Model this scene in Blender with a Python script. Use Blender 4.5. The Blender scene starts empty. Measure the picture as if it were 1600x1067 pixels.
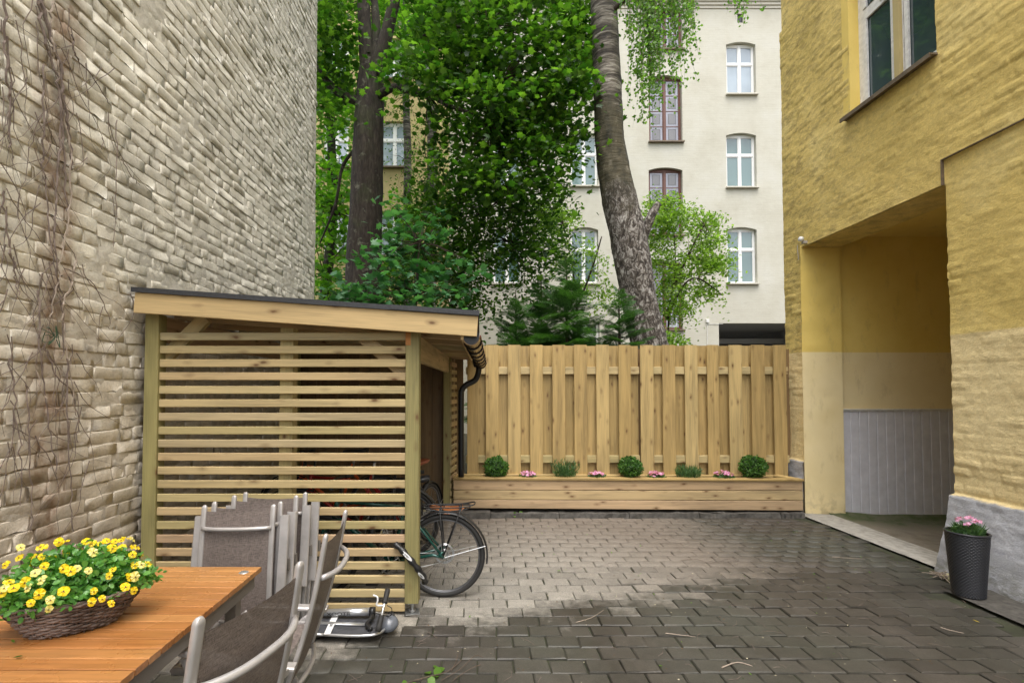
import bpy, math, random
import numpy as np
from mathutils import Vector, Matrix
random.seed(7)
RNG = np.random.default_rng(11)
R = math.radians
sc = bpy.context.scene
COL = sc.collection

# ---------------------------------------------------------------- camera, light, exposure
F = 774.0; PITCH = R(1.7); CX = 750.0; CY = 608.0 - F*math.tan(PITCH); EYE = 1.6
cam_data = bpy.data.cameras.new('camera')
cam = bpy.data.objects.new('camera', cam_data); COL.objects.link(cam)
cam.location = (0, 0, EYE); cam.rotation_euler = (R(90)+PITCH, 0, 0)
cam_data.sensor_width = 36; cam_data.lens = F/1600*36
cam_data.shift_x = (800-CX)/1600; cam_data.shift_y = -(533.5-CY)/1600
cam_data.clip_start = .05; cam_data.clip_end = 600
sc.camera = cam
SUN_EL, SUN_AZ = R(70), R(174)      # azimuth measured clockwise from +Y: light comes from behind the camera
world = bpy.data.worlds.new('World'); sc.world = world; world.use_nodes = True
wn = world.node_tree.nodes; wl = world.node_tree.links
sky = wn.new('ShaderNodeTexSky'); sky.sky_type = 'NISHITA'; sky.sun_disc = False
sky.sun_elevation = SUN_EL; sky.sun_rotation = SUN_AZ; sky.air_density = 1.0; sky.dust_density = 4.0; sky.ozone_density = .6
wn['Background'].inputs['Strength'].default_value = .15
# a thin overcast veil: the sky's blue is mostly greyed out
hsv = wn.new('ShaderNodeHueSaturation'); hsv.inputs['Saturation'].default_value = .32
wl.new(sky.outputs['Color'], hsv.inputs['Color']); wl.new(hsv.outputs['Color'], wn['Background'].inputs['Color'])
sun_data = bpy.data.lights.new('sun', 'SUN'); sun_data.energy = .65; sun_data.angle = R(60); sun_data.color = (1, .965, .9)
sun = bpy.data.objects.new('sun', sun_data); COL.objects.link(sun)
d = Vector((math.sin(SUN_AZ)*math.cos(SUN_EL), math.cos(SUN_AZ)*math.cos(SUN_EL), math.sin(SUN_EL)))
sun.rotation_euler = d.to_track_quat('Z', 'Y').to_euler()
sc.view_settings.view_transform = 'Standard'; sc.view_settings.look = 'None'
sc.view_settings.exposure = 1.5; sc.view_settings.gamma = 1; sc.view_settings.use_curve_mapping = False
sc.render.engine = 'CYCLES'
try:
    sc.cycles.max_bounces = 8; sc.cycles.transparent_max_bounces = 12
except Exception: pass

# ---------------------------------------------------------------- helpers
def ray(px, py):
    u = (px-CX)/F; v = (CY-py)/F
    return np.array([u, math.cos(PITCH)-v*math.sin(PITCH), math.sin(PITCH)+v*math.cos(PITCH)])
def P(px, py, Y):
    r = ray(px, py); r = r*(Y/r[1]); return np.array([r[0], r[1], r[2]+EYE])
def G(px, py, z=0.):
    r = ray(px, py); r = r*((z-EYE)/r[2]); return np.array([r[0], r[1], z])
def W(px, py, X):
    r = ray(px, py); r = r*(X/r[0]); return np.array([r[0], r[1], r[2]+EYE])

def hash01(i, j, seed):
    n = (i.astype(np.int64)*374761393 + j.astype(np.int64)*668265263 + seed*1274126177) & 0xffffffff
    n = ((n ^ (n >> 13))*1274126177) & 0xffffffff
    return ((n ^ (n >> 16)) & 0xffff)/65535.0
def vn(x, y, seed=0):
    x = np.asarray(x, float); y = np.asarray(y, float)
    i = np.floor(x); j = np.floor(y); fx = x-i; fy = y-j
    fx = fx*fx*(3-2*fx); fy = fy*fy*(3-2*fy); i = i.astype(np.int64); j = j.astype(np.int64)
    a = hash01(i, j, seed); b = hash01(i+1, j, seed); c = hash01(i, j+1, seed); e = hash01(i+1, j+1, seed)
    return (a*(1-fx)+b*fx)*(1-fy)+(c*(1-fx)+e*fx)*fy
def fbm(x, y, seed=0, octv=4):
    s = 0; a = .5
    for k in range(octv):
        s = s+a*vn(np.asarray(x)*2**k, np.asarray(y)*2**k, seed+k*17); a *= .5
    return s

def fast_mesh(name, V, Fc, mats=(), smooth=False, midx=None):
    """V: (n,3); Fc: (m,k) array of equal faces, or list of faces."""
    me = bpy.data.meshes.new(name)
    V = np.asarray(V, np.float32)
    if isinstance(Fc, np.ndarray):
        m, k = Fc.shape
        me.vertices.add(len(V)); me.vertices.foreach_set('co', V.ravel())
        me.loops.add(m*k); me.loops.foreach_set('vertex_index', Fc.astype(np.int32).ravel())
        me.polygons.add(m); me.polygons.foreach_set('loop_start', np.arange(0, m*k, k, dtype=np.int32))
        me.polygons.foreach_set('loop_total', np.full(m, k, np.int32))
    else:
        me.from_pydata([tuple(map(float, v)) for v in V], [], [tuple(int(i) for i in f) for f in Fc])
    if midx is not None: me.polygons.foreach_set('material_index', np.asarray(midx, np.int32))
    me.update(calc_edges=True); me.validate()
    if smooth: me.polygons.foreach_set('use_smooth', np.ones(len(me.polygons), bool))
    for m_ in mats: me.materials.append(m_)
    return me

class MB:
    """collects shapes into one mesh"""
    def __init__(s): s.v = []; s.f = []; s.m = []; s.cur = 0
    def add(s, V, Fs):
        o = len(s.v); s.v += [tuple(map(float, p)) for p in V]
        for f in Fs: s.f.append(tuple(i+o for i in f)); s.m.append(s.cur)
        return s
    def box(s, lo, hi, b=0, M=None):
        lo = np.minimum(lo, hi) if True else lo; 
        c = [(x, y, z) for x in (lo[0], hi[0]) for y in (lo[1], hi[1]) for z in (lo[2], hi[2])]
        if M is not None: c = [tuple(M @ Vector(p)) for p in c]
        return s.add(c, [(0,1,3,2),(4,6,7,5),(0,4,5,1),(2,3,7,6),(0,2,6,4),(1,5,7,3)])
    def plank(s, lx, ly, lz, b=.003, M=None):
        V, Fs = plank_geo(lx, ly, lz, b)
        if M is not None: V = [tuple(M @ Vector(p)) for p in V]
        return s.add(V, Fs)
    def tube(s, pts, r, n=8, cap=True, sq=None):
        """tube along pts; r scalar or list; sq=(a,b) elliptical scale"""
        pts = [Vector(p) for p in pts]; k = len(pts)
        rr = r if hasattr(r, '__len__') else [r]*k
        V = []; up = None
        for i, p in enumerate(pts):
            t = (pts[min(i+1, k-1)]-pts[max(i-1, 0)])
            t = t.normalized() if t.length > 1e-9 else Vector((0, 0, 1))
            if up is None:
                up = Vector((0, 0, 1)) if abs(t.z) < .9 else Vector((0, 1, 0))
            a = up.cross(t)
            if a.length < 1e-6: a = Vector((1, 0, 0)).cross(t)
            a.normalize(); bb = t.cross(a); up = bb.copy()
            for q in range(n):
                w = 2*math.pi*q/n+ (math.pi/n if n == 4 else 0)
                ca, cb = math.cos(w), math.sin(w)
                if sq:
                    w = 2*math.pi*(q+.5)/n; ca, cb = math.cos(w), math.sin(w); e = .5
                    ca = math.copysign(abs(ca)**e, ca)*sq[0]; cb = math.copysign(abs(cb)**e, cb)*sq[1]
                V.append(tuple(p+a*(ca*rr[i])+bb*(cb*rr[i])))
        Fs = [(i*n+q, i*n+(q+1) % n, (i+1)*n+(q+1) % n, (i+1)*n+q) for i in range(k-1) for q in range(n)]
        if cap: Fs += [tuple(range(n-1, -1, -1)), tuple((k-1)*n+q for q in range(n))]
        return s.add(V, Fs)
    def lathe(s, prof, n=24, M=None, sx=1, sy=1):
        V = []
        for (r, z) in prof:
            for q in range(n):
                w = 2*math.pi*q/n; V.append((r*math.cos(w)*sx, r*math.sin(w)*sy, z))
        if M is not None: V = [tuple(M @ Vector(p)) for p in V]
        k = len(prof)
        return s.add(V, [(i*n+q, i*n+(q+1) % n, (i+1)*n+(q+1) % n, (i+1)*n+q) for i in range(k-1) for q in range(n)])
    def torus(s, c, rx, r, axis='y', n=40, m=8, a0=0, a1=2*math.pi):
        full = abs(a1-a0-2*math.pi) < 1e-6; k = n if full else n+1; V = []
        for i in range(k):
            w = a0+(a1-a0)*i/n
            for q in range(m):
                h = 2*math.pi*q/m; rad = rx+r*math.cos(h); o = r*math.sin(h)
                x, z = rad*math.cos(w), rad*math.sin(w)
                V.append((c[0]+x, c[1]+o, c[2]+z) if axis == 'y' else (c[0]+o, c[1]+x, c[2]+z) if axis == 'x' else (c[0]+x, c[1]+z, c[2]+o))
        return s.add(V, [(i*m+q, ((i+1) % k)*m+q, ((i+1) % k)*m+(q+1) % m, i*m+(q+1) % m) for i in range(n) for q in range(m)])
    def mesh(s, name, mats, smooth=False):
        mats = mats if isinstance(mats, (list, tuple)) else [mats]
        return fast_mesh(name, np.array(s.v), s.f, mats, smooth, s.m)

def plank_geo(lx, ly, lz, b=.003):
    hx, hy, hz = lx/2, ly/2, lz/2
    sec = [(-hy+b, -hz), (hy-b, -hz), (hy, -hz+b), (hy, hz-b), (hy-b, hz), (-hy+b, hz), (-hy, hz-b), (-hy, -hz+b)]
    V = [(x, y, z) for x in (-hx, hx) for (y, z) in sec]
    Fs = [(q, (q+1) % 8, 8+(q+1) % 8, 8+q) for q in range(8)]+[tuple(range(7, -1, -1)), tuple(range(8, 16))]
    return V, Fs
_pc = {}
def plank_mesh(lx, ly, lz, m, b=.003):
    key = (round(lx, 4), round(ly, 4), round(lz, 4), m.name, b)
    if key not in _pc: _pc[key] = fast_mesh('plank', *[np.array(plank_geo(lx, ly, lz, b)[0]), plank_geo(lx, ly, lz, b)[1]], [m])
    return _pc[key]
def link(name, me, parent=None, loc=(0, 0, 0), rot=(0, 0, 0), label=None, kind=None, scale=None):
    o = bpy.data.objects.new(name, me); COL.objects.link(o)
    o.location = loc; o.rotation_euler = rot
    if scale is not None: o.scale = scale
    if parent is not None: o.parent = parent
    if label: o['label'] = label
    if kind: o['kind'] = kind
    return o
def thing(name, label, cat, loc=(0, 0, 0), rz=0, group=None, me=None):
    o = link(name, me, None, loc, (0, 0, rz)); o['label'] = label; o['category'] = cat
    if group: o['group'] = group
    return o
def structure(name, me=None, loc=(0, 0, 0)):
    o = link(name, me, None, loc); o['kind'] = 'structure'; return o
def children(o): return [c for c in bpy.data.objects if c.parent == o]
def copy_tree(o, parent=None, label=None):
    c = o.copy(); COL.objects.link(c); c.parent = parent
    if label: c['label'] = label
    for ch in children(o): copy_tree(ch, c)
    return c
def beam(name, a, b, w, h, m, parent, roll=0, bev=.004):
    """a plank from a to b, local X along its length"""
    a = Vector(a); b = Vector(b); L = (b-a).length
    q = (b-a).to_track_quat('X', 'Z'); o = link(name, plank_mesh(L, w, h, m, bev), parent, (a+b)/2)
    e = q.to_matrix() @ Matrix.Rotation(roll, 3, 'X'); o.rotation_euler = e.to_euler(); return o

# ---------------------------------------------------------------- materials
class NB:
    def __init__(s, name):
        s.mat = bpy.data.materials.new(name); s.mat.use_nodes = True; s.t = s.mat.node_tree
        s.bs = s.t.nodes['Principled BSDF']; s.out = s.t.nodes['Material Output']
    def n(s, ty, props=None, **inp):
        nd = s.t.nodes.new('ShaderNode'+ty)
        for k, v in (props or {}).items(): setattr(nd, k, v)
        for k, v in inp.items():
            key = int(k[1:]) if k[0] == '_' and k[1:].isdigit() else k.replace('_', ' ')
            if isinstance(v, bpy.types.NodeSocket): s.t.links.new(v, nd.inputs[key])
            else: nd.inputs[key].default_value = v
        return nd
    def pos(s): return s.n('NewGeometry').outputs['Position']
    def obj(s): return s.n('TexCoord').outputs['Object']
    def rnd(s): return s.n('ObjectInfo').outputs['Random']
    def math(s, op, a, b=0., c=None, clamp=False):
        nd = s.n('Math', {'operation': op, 'use_clamp': clamp}, _0=a, _1=b)
        if c is not None:
            if isinstance(c, bpy.types.NodeSocket): s.t.links.new(c, nd.inputs[2])
            else: nd.inputs[2].default_value = c
        return nd.outputs[0]
    def sc(s, v, k): return s.n('VectorMath', {'operation': 'MULTIPLY'}, _0=v, _1=k).outputs[0]
    def vadd(s, v, w): return s.n('VectorMath', {'operation': 'ADD'}, _0=v, _1=w).outputs[0]
    def noise(s, v, scale, detail=4, rough=.55, dist=0):
        return s.n('TexNoise', None, Vector=v, Scale=scale, Detail=detail, Roughness=rough, Distortion=dist).outputs[0]
    def ramp(s, f, stops, mode='LINEAR'):
        nd = s.n('ValToRGB', None, Fac=f); cr = nd.color_ramp; cr.interpolation = mode
        while len(cr.elements) < len(stops): cr.elements.new(.5)
        for e, (p, c) in zip(cr.elements, stops):
            e.position = p; e.color = (c, c, c, 1) if not hasattr(c, '__len__') else (*c, 1)
        return nd.outputs[0]
    def mix(s, f, a, b, mode='MIX'):
        nd = s.n('Mix', {'data_type': 'RGBA', 'blend_type': mode})
        for k, v in ((0, f), (6, a), (7, b)):
            if isinstance(v, bpy.types.NodeSocket): s.t.links.new(v, nd.inputs[k])
            else: nd.inputs[k].default_value = v if k == 0 else ((*v, 1) if len(v) == 3 else v)
        return nd.outputs[2]
    def bump(s, h, strength=.5, dist=.01, normal=None):
        nd = s.n('Bump', None, Height=h, Strength=strength, Distance=dist)
        if normal is not None: s.t.links.new(normal, nd.inputs['Normal'])
        return nd.outputs[0]
    def set(s, **k):
        for a, v in k.items():
            a = a.replace('_', ' ')
            if isinstance(v, bpy.types.NodeSocket): s.t.links.new(v, s.bs.inputs[a])
            else: s.bs.inputs[a].default_value = (*v, 1) if hasattr(v, '__len__') and len(v) == 3 else v
        return s.mat
def sepxyz(b, v):
    q = b.n('SeparateXYZ', None, Vector=v); return q.outputs[0], q.outputs[1], q.outputs[2]

def wood(name, stops, grain=.5, knots=True, rough=.62, dark=.55, wet=None):
    b = NB(name); rn = b.rnd(); v = b.vadd(b.obj(), b.n('VectorMath', {'operation': 'SCALE'}, _0=(31., 17., 23.), Scale=rn).outputs[0])
    big = b.noise(b.sc(v, (1.2, 14, 14)), 1, 3, .5, .6)
    fine = b.noise(b.sc(v, (3.5, 160, 160)), 1, 4, .6, .3)
    col = b.ramp(rn, stops)
    g = b.math('ADD', b.math('MULTIPLY', big, .55), b.math('MULTIPLY', fine, .45))
    shade = b.ramp(g, [(.33, dark*.85), (.46, .82), (.6, 1.12), (.7, 1.22)])
    col = b.mix(grain, col, shade, 'MULTIPLY')
    if knots:
        vw = b.vadd(v, b.sc(b.n('TexNoise', None, Vector=v, Scale=14.).outputs[1], (.02, .02, .02)))
        vo = b.n('TexVoronoi', None, Vector=b.sc(vw, (4.2, 10, 10)), Scale=1.).outputs['Distance']
        k = b.ramp(vo, [(.05, .95), (.13, .35), (.27, 0.)])
        col = b.mix(k, col, (.13, .06, .02))
    return b.set(Base_Color=col, Roughness=rough, Normal=b.bump(g, .25, .002))

M = {}
M['pine'] = wood('pressure_treated_pine', [(0, (.44, .36, .16)), (.3, (.55, .435, .22)), (.6, (.53, .40, .20)), (.85, (.52, .355, .21)), (1, (.47, .40, .22))], .75)
M['post'] = wood('green_tinted_pine_post', [(0, (.28, .25, .10)), (1, (.34, .29, .115))], .7)
M['fascia'] = wood('warm_pine_fascia', [(0, (.55, .40, .19)), (1, (.59, .43, .21))], .6)
M['fence'] = wood('fence_pine', [(0, (.38, .26, .095)), (.35, (.52, .365, .145)), (.7, (.45, .31, .12)), (1, (.58, .43, .19))], .8)
M['darkwood'] = wood('shade_darkened_board', [(0, (.16, .10, .045)), (1, (.22, .14, .06))], .7)  # pine darkened so its colour carries the shade behind the shed
M['orange_wood'] = wood('end_cut_block', [(0, (.50, .22, .06)), (1, (.5, .22, .06))], .6)

def m_plain(name, col, rough=.5, metal=0., var=.0, bump=0., scale=20., coat=0.):
    b = NB(name); c = col
    if var:
        nz = b.noise(b.pos(), scale, 5, .6); c = b.mix(var, col, b.ramp(nz, [(.3, .35), (.7, 1.5)]), 'MULTIPLY')
        if bump: b.set(Normal=b.bump(nz, bump, .004))
    if coat: b.set(Coat_Weight=coat)
    return b.set(Base_Color=c, Roughness=rough, Metallic=metal)
M['teak'] = None
def m_teak():
    b = NB('oiled_teak'); rn = b.rnd()
    v = b.vadd(b.obj(), b.n('VectorMath', {'operation': 'SCALE'}, _0=(13., 7., 5.), Scale=rn).outputs[0])
    f = b.noise(b.sc(v, (3, 60, 60)), 1, 5, .6, .5); g = b.noise(b.sc(v, (2, 6, 6)), 1, 3)
    wet = b.noise(b.pos(), 4, 4, .6)
    c = b.mix(.7, b.ramp(rn, [(0, (.33, .13, .036)), (.5, (.39, .168, .053)), (1, (.44, .21, .07))]), b.ramp(f, [(.3, .55), (.7, 1.25)]), 'MULTIPLY')
    c = b.mix(b.ramp(g, [(.55, 0.), (.75, .35)]), c, (.35, .15, .05))
    return b.set(Base_Color=c, Roughness=b.ramp(wet, [(.4, .18), (.62, .42)]), Normal=b.bump(f, .15, .001), Specular_IOR_Level=.6)
M['teak'] = m_teak()
M['alu'] = m_plain('taupe_powder_coated_aluminium', (.47, .445, .43), .38, .35, .25, .05, 9)
M['alu_dark'] = m_plain('dark_grey_table_frame_metal', (.19, .17, .15), .5, .2)  # the frame's own dark grey metal
M['silver'] = m_plain('brushed_silver_metal', (.62, .63, .64), .3, .8)
M['galv'] = m_plain('galvanised_steel', (.45, .46, .46), .4, .8, .5, .2, 60)
M['darkrim'] = m_plain('grey_anodised_rim', (.16, .16, .165), .35, .7)
M['black'] = m_plain('black_plastic', (.015, .015, .016), .4)
M['rubber'] = m_plain('black_rubber', (.022, .021, .02), .7)
M['chrome'] = m_plain('chromed_spoke_metal', (.55, .55, .55), .25, .9)
M['felt'] = m_plain('bitumen_roof_felt', (.035, .037, .042), .55, 0, .5, .5, 80)
M['gutter'] = m_plain('dark_brown_lacquered_gutter', (.13, .075, .03), .22, .75)
M['blackmetal'] = m_plain('black_lacquered_metal', (.012, .012, .013), .28)
M['redline'] = m_plain('rust_red_gutter_edge', (.16, .03, .02), .4, .3)
M['soil'] = m_plain('dark_potting_soil', (.035, .022, .014), .95, 0, .6, .6, 50)
M['orange'] = m_plain('orange_elastic_strap', (.75, .27, .08), .6)
M['tan'] = m_plain('brown_leather_saddle', (.28, .08, .035), .4)
M['white'] = m_plain('white_sticker', (.8, .8, .8), .5)
M['concrete'] = m_plain('pale_worn_concrete', (.36, .34, .30), .85, 0, .5, .5, 14)
M['darkstone'] = m_plain('dark_damp_kerb_stone', (.085, .078, .068), .8, 0, .7, .7, 24)

def m_fabric():
    b = NB('brown_textilene_mesh'); v = b.obj()
    w1 = b.n('TexNoise', None, Vector=b.sc(v, (40, 40, 700)), Scale=1., Detail=2.).outputs[0]
    w2 = b.n('TexNoise', None, Vector=b.sc(v, (700, 700, 40)), Scale=1., Detail=2.).outputs[0]
    c = b.mix(b.ramp(b.math('ADD', b.math('MULTIPLY', w1, .5), b.math('MULTIPLY', w2, .5)), [(.38, 0.), (.6, 1.)]), (.085, .068, .06), (.27, .22, .195))
    b.set(Base_Color=c, Roughness=.6)
    tr = b.n('BsdfTransparent'); mx = b.n('MixShader', None, Fac=.17)
    b.t.links.new(b.bs.outputs[0], mx.inputs[1]); b.t.links.new(tr.outputs[0], mx.inputs[2]); b.t.links.new(mx.outputs[0], b.out.inputs[0])
    return b.mat
M['fabric'] = m_fabric()

def m_leaf(name, c1, c2, c3, trans=.4, scale=9., rough=.45):
    b = NB(name); g = b.n('NewGeometry')
    nz = b.noise(g.outputs['Position'], scale, 3, .6)
    try: ri = g.outputs['Random Per Island']; nz = b.math('ADD', b.math('MULTIPLY', nz, .5), b.math('MULTIPLY', ri, .5))
    except Exception: pass
    c = b.ramp(nz, [(.25, c1), (.5, c2), (.78, c3)])
    b.set(Base_Color=c, Roughness=rough)
    tl = b.n('BsdfTranslucent', None, Color=b.mix(1., c, (1.5, 1.7, .7), 'MULTIPLY'))
    mx = b.n('MixShader', None, Fac=trans)
    b.t.links.new(b.bs.outputs[0], mx.inputs[1]); b.t.links.new(tl.outputs[0], mx.inputs[2]); b.t.links.new(mx.outputs[0], b.out.inputs[0])
    return b.mat
M['maple'] = m_leaf('maple_leaf', (.016, .055, .007), (.045, .115, .013), (.12, .23, .03), .55)
M['maple_bright'] = m_leaf('backlit_maple_leaf', (.05, .15, .012), (.10, .26, .02), (.20, .36, .04), .55)  # lighter copy of the maple leaf, backlight put into its colour
M['maple_blue'] = m_leaf('bluish_young_maple_leaf', (.03, .10, .035), (.055, .17, .065), (.10, .25, .11), .4)
M['birch_leaf'] = m_leaf('birch_leaf', (.06, .15, .02), (.12, .25, .03), (.22, .38, .07), .5)
M['bush_leaf'] = m_leaf('light_shrub_leaf', (.09, .18, .02), (.18, .30, .04), (.30, .44, .09), .5)
M['conifer'] = m_leaf('spruce_needle', (.02, .07, .016), (.05, .13, .03), (.10, .23, .05), .3, 5.)
M['box_leaf'] = m_leaf('box_leaf', (.02, .07, .01), (.05, .14, .018), (.12, .26, .035), .3, 25.)
M['herb_leaf'] = m_leaf('lavender_leaf', (.04, .09, .03), (.07, .15, .05), (.12, .22, .08), .3, 20.)
M['pansy_leaf'] = m_leaf('pansy_leaf', (.05, .17, .03), (.10, .28, .05), (.20, .42, .10), .35, 25., .35)
M['yellow'] = m_leaf('yellow_petal', (.75, .50, .01), (.85, .62, .01), (.9, .72, .04), .3, 25.)
M['pink'] = m_leaf('pink_petal', (.55, .16, .38), (.65, .26, .48), (.75, .45, .60), .3, 25.)
M['darkpetal'] = m_plain('dark_pansy_centre', (.06, .015, .005), .6)

def m_bark():
    b = NB('maple_bark'); p = b.obj(); z = b.sc(p, (7, 7, 1.6))
    n1 = b.noise(z, 3, 6, .65, .6); n2 = b.noise(p, 5, 4, .6)
    c = b.ramp(n1, [(.3, (.012, .008, .006)), (.5, (.035, .025, .018)), (.7, (.075, .06, .045))])
    c = b.mix(b.ramp(n2, [(.60, 0.), (.70, .6)]), c, (.22, .22, .16))
    c = b.mix(b.ramp(b.noise(p, 2.3, 3), [(.5, 0.), (.7, .5)]), c, (.05, .065, .02))
    return b.set(Base_Color=c, Roughness=.9, Normal=b.bump(n1, .9, .03))
M['bark'] = m_bark()
def m_birch():
    b = NB('birch_bark'); p = b.obj(); x, y, z = sepxyz(b, p)
    hor = b.noise(b.sc(p, (2.2, 2.2, 15)), 1, 6, .65, .5)
    up = b.ramp(hor, [(.38, (.028, .022, .017)), (.48, (.085, .07, .055)), (.57, (.19, .165, .135)), (.72, (.42, .385, .33))])
    low1 = b.noise(b.sc(p, (15, 15, 9)), 1, 6, .7, 1.1)
    low = b.ramp(low1, [(.40, (.028, .022, .017)), (.50, (.105, .086, .07)), (.56, (.28, .255, .23)), (.68, (.52, .50, .47))])
    # dark mossy stretch in the middle of the trunk
    mid = b.ramp(b.noise(b.sc(p, (5, 5, 3)), 1, 5, .7), [(.35, (.03, .028, .015)), (.6, (.10, .085, .05)), (.75, (.3, .27, .22))])
    zz = b.math('ADD', z, b.math('MULTIPLY', b.noise(p, 2.5, 3), 1.1))
    fl = b.n('MapRange', None, Value=zz, From_Min=5.3, From_Max=5.7).outputs[0]
    fu = b.n('MapRange', None, Value=zz, From_Min=6.8, From_Max=7.2).outputs[0]
    c = b.mix(fl, low, mid); c = b.mix(fu, c, up)
    h = b.mix(fl, low1, hor)
    return b.set(Base_Color=c, Roughness=.8, Normal=b.bump(h, .9, .04))
M['birch'] = m_birch()
M['twig'] = m_plain('grey_brown_twig', (.10, .07, .05), .9, 0, .6)
M['branch'] = m_plain('dark_branch', (.045, .03, .02), .9, 0, .5)
M['vine'] = m_plain('dead_vine_bark', (.20, .155, .13), .9, 0, .6, 0, 30)
M['vine_pale'] = m_plain('pale_dry_vine', (.38, .31, .25), .9, 0, .4, 0, 30)

def m_leftbrick(bump=.6, mortar=False):
    b = NB('darker_slurried_mortar' if mortar else 'cream_slurried_brick'); p = b.pos(); x, y, z = sepxyz(b, p)
    n1 = b.noise(p, 1.3, 4, .6); n2 = b.noise(p, 9, 6, .65); n3 = b.noise(p, 60, 5, .7); n4 = b.noise(b.sc(p, (1, 3, .8)), 3, 4, .6)
    c = b.ramp(n1, [(.32, (.62, .58, .485)), (.5, (.78, .725, .60)), (.7, (.83, .775, .65))])
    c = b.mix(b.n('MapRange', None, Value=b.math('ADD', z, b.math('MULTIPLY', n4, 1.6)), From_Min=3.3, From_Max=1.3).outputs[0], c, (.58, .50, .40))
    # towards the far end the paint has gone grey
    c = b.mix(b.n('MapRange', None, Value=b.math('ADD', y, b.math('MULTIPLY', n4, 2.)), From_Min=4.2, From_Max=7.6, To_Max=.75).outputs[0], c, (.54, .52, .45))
    c = b.mix(.55, c, b.ramp(n2, [(.3, .62), (.5, .97), (.7, 1.1)]), 'MULTIPLY')
    c = b.mix(.35, c, b.ramp(b.rnd(), [(0, .70), (.5, 1.), (1, 1.08)]), 'MULTIPLY')
    c = b.mix(.6, c, b.ramp(b.noise(p, 75, 6, .75), [(.3, .62), (.5, 1.), (.7, 1.12)]), 'MULTIPLY')
    if mortar: c = b.mix(.26, c, (.20, .175, .145))  # mortar is mixed darker than the bricks
    # dirt left by the climbing plant
    dy = b.math('ABSOLUTE', b.math('SUBTRACT', b.math('ADD', y, b.math('MULTIPLY', n4, .35)), 3.02))
    s = b.math('MULTIPLY', b.n('MapRange', None, Value=dy, From_Min=.20, From_Max=.03).outputs[0], b.ramp(n2, [(.36, .1), (.6, .85)]))
    c = b.mix(s, c, (.27, .165, .10))
    c = b.mix(b.ramp(b.noise(p, 4.5, 6, .75), [(.58, 0.), (.70, .55)]), c, (.17, .145, .115))
    h = b.math('ADD', b.math('MULTIPLY', n3, .5), b.math('MULTIPLY', b.noise(p, 24, 6, .7), 1.))
    return b.set(Base_Color=c, Roughness=.92, Normal=b.bump(h, .7, .009))
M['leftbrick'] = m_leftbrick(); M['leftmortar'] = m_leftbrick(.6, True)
def m_yellow():
    b = NB('ochre_limewash_render'); p = b.pos(); x, y, z = sepxyz(b, p)
    n1 = b.noise(p, 1.1, 4, .6); n2 = b.noise(b.sc(p, (1, 1, 2.2)), 7, 6, .7); n3 = b.noise(p, 70, 5, .7)
    up = b.ramp(n1, [(.3, (.60, .445, .13)), (.55, (.74, .555, .18)), (.75, (.80, .63, .25))])
    dirt = b.math('MULTIPLY', b.ramp(n2, [(.46, 0.), (.64, 1.)]), b.n('MapRange', None, Value=b.math('ADD', y, n1), From_Min=4.2, From_Max=7.2, To_Min=.12, To_Max=.65).outputs[0])
    up = b.mix(dirt, up, (.26, .19, .075))
    low = b.ramp(n1, [(.3, (.80, .62, .30)), (.7, (.86, .70, .38))])
    grey = b.ramp(n2, [(.3, (.30, .30, .32)), (.7, (.50, .50, .52))])
    k = b.n('MapRange', None, Value=b.math('ADD', z, b.math('MULTIPLY', b.math('SUBTRACT', n2, .5), .03)), From_Min=2.075, From_Max=2.095).outputs[0]
    c = b.mix(k, low, up)
    k2 = b.n('MapRange', None, Value=b.math('ADD', z, b.math('MULTIPLY', b.math('SUBTRACT', n2, .5), .05)), From_Min=.655, From_Max=.665).outputs[0]
    c = b.mix(k2, grey, c)
    c = b.mix(.4, c, b.ramp(b.noise(p, 22, 5, .7), [(.3, .7), (.6, 1.1)]), 'MULTIPLY'); c = b.mix(.5, c, b.ramp(b.noise(p, 85, 6, .75), [(.3, .65), (.5, 1.), (.7, 1.15)]), 'MULTIPLY')
    moss = b.math('MULTIPLY', b.n('MapRange', None, Value=z, From_Min=.35, From_Max=-.05).outputs[0], b.ramp(n2, [(.4, 0.), (.6, 1.)]))
    c = b.mix(moss, c, (.10, .10, .07))
    return b.set(Base_Color=c, Roughness=.9, Normal=b.bump(b.math('ADD', n3, b.math('MULTIPLY', b.noise(b.sc(p, (1, 1, 1.6)), 26, 6, .7), 1.6)), .75, .007))
M['yellow_wall'] = m_yellow()
def m_smooth_yellow():
    b = NB('smooth_yellow_plaster'); p = b.pos(); x, y, z = sepxyz(b, p)
    n1 = b.noise(p, 1.7, 4, .6); n2 = b.noise(p, 30, 4, .6)
    up = b.ramp(n1, [(.3, (.74, .54, .13)), (.7, (.82, .62, .18))]); low = b.ramp(n1, [(.3, (.80, .65, .34)), (.7, (.86, .72, .42))])
    st_ = b.ramp(b.noise(b.sc(p, (2, 2, .7)), 3, 6, .75), [(.55, 0.), (.75, .4)])
    c = b.mix(b.n('MapRange', None, Value=z, From_Min=2.078, From_Max=2.088).outputs[0], low, up)
    c = b.mix(st_, c, (.40, .29, .12))
    c = b.mix(b.math('MULTIPLY', b.n('MapRange', None, Value=z, From_Min=.3, From_Max=-.1).outputs[0], b.ramp(b.noise(p, 12, 5), [(.48, 0.), (.62, .6)])), c, (.3, .24, .14))
    return b.set(Base_Color=c, Roughness=.8, Normal=b.bump(n2, .15, .004))
M['smooth_yellow'] = m_smooth_yellow()
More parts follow.
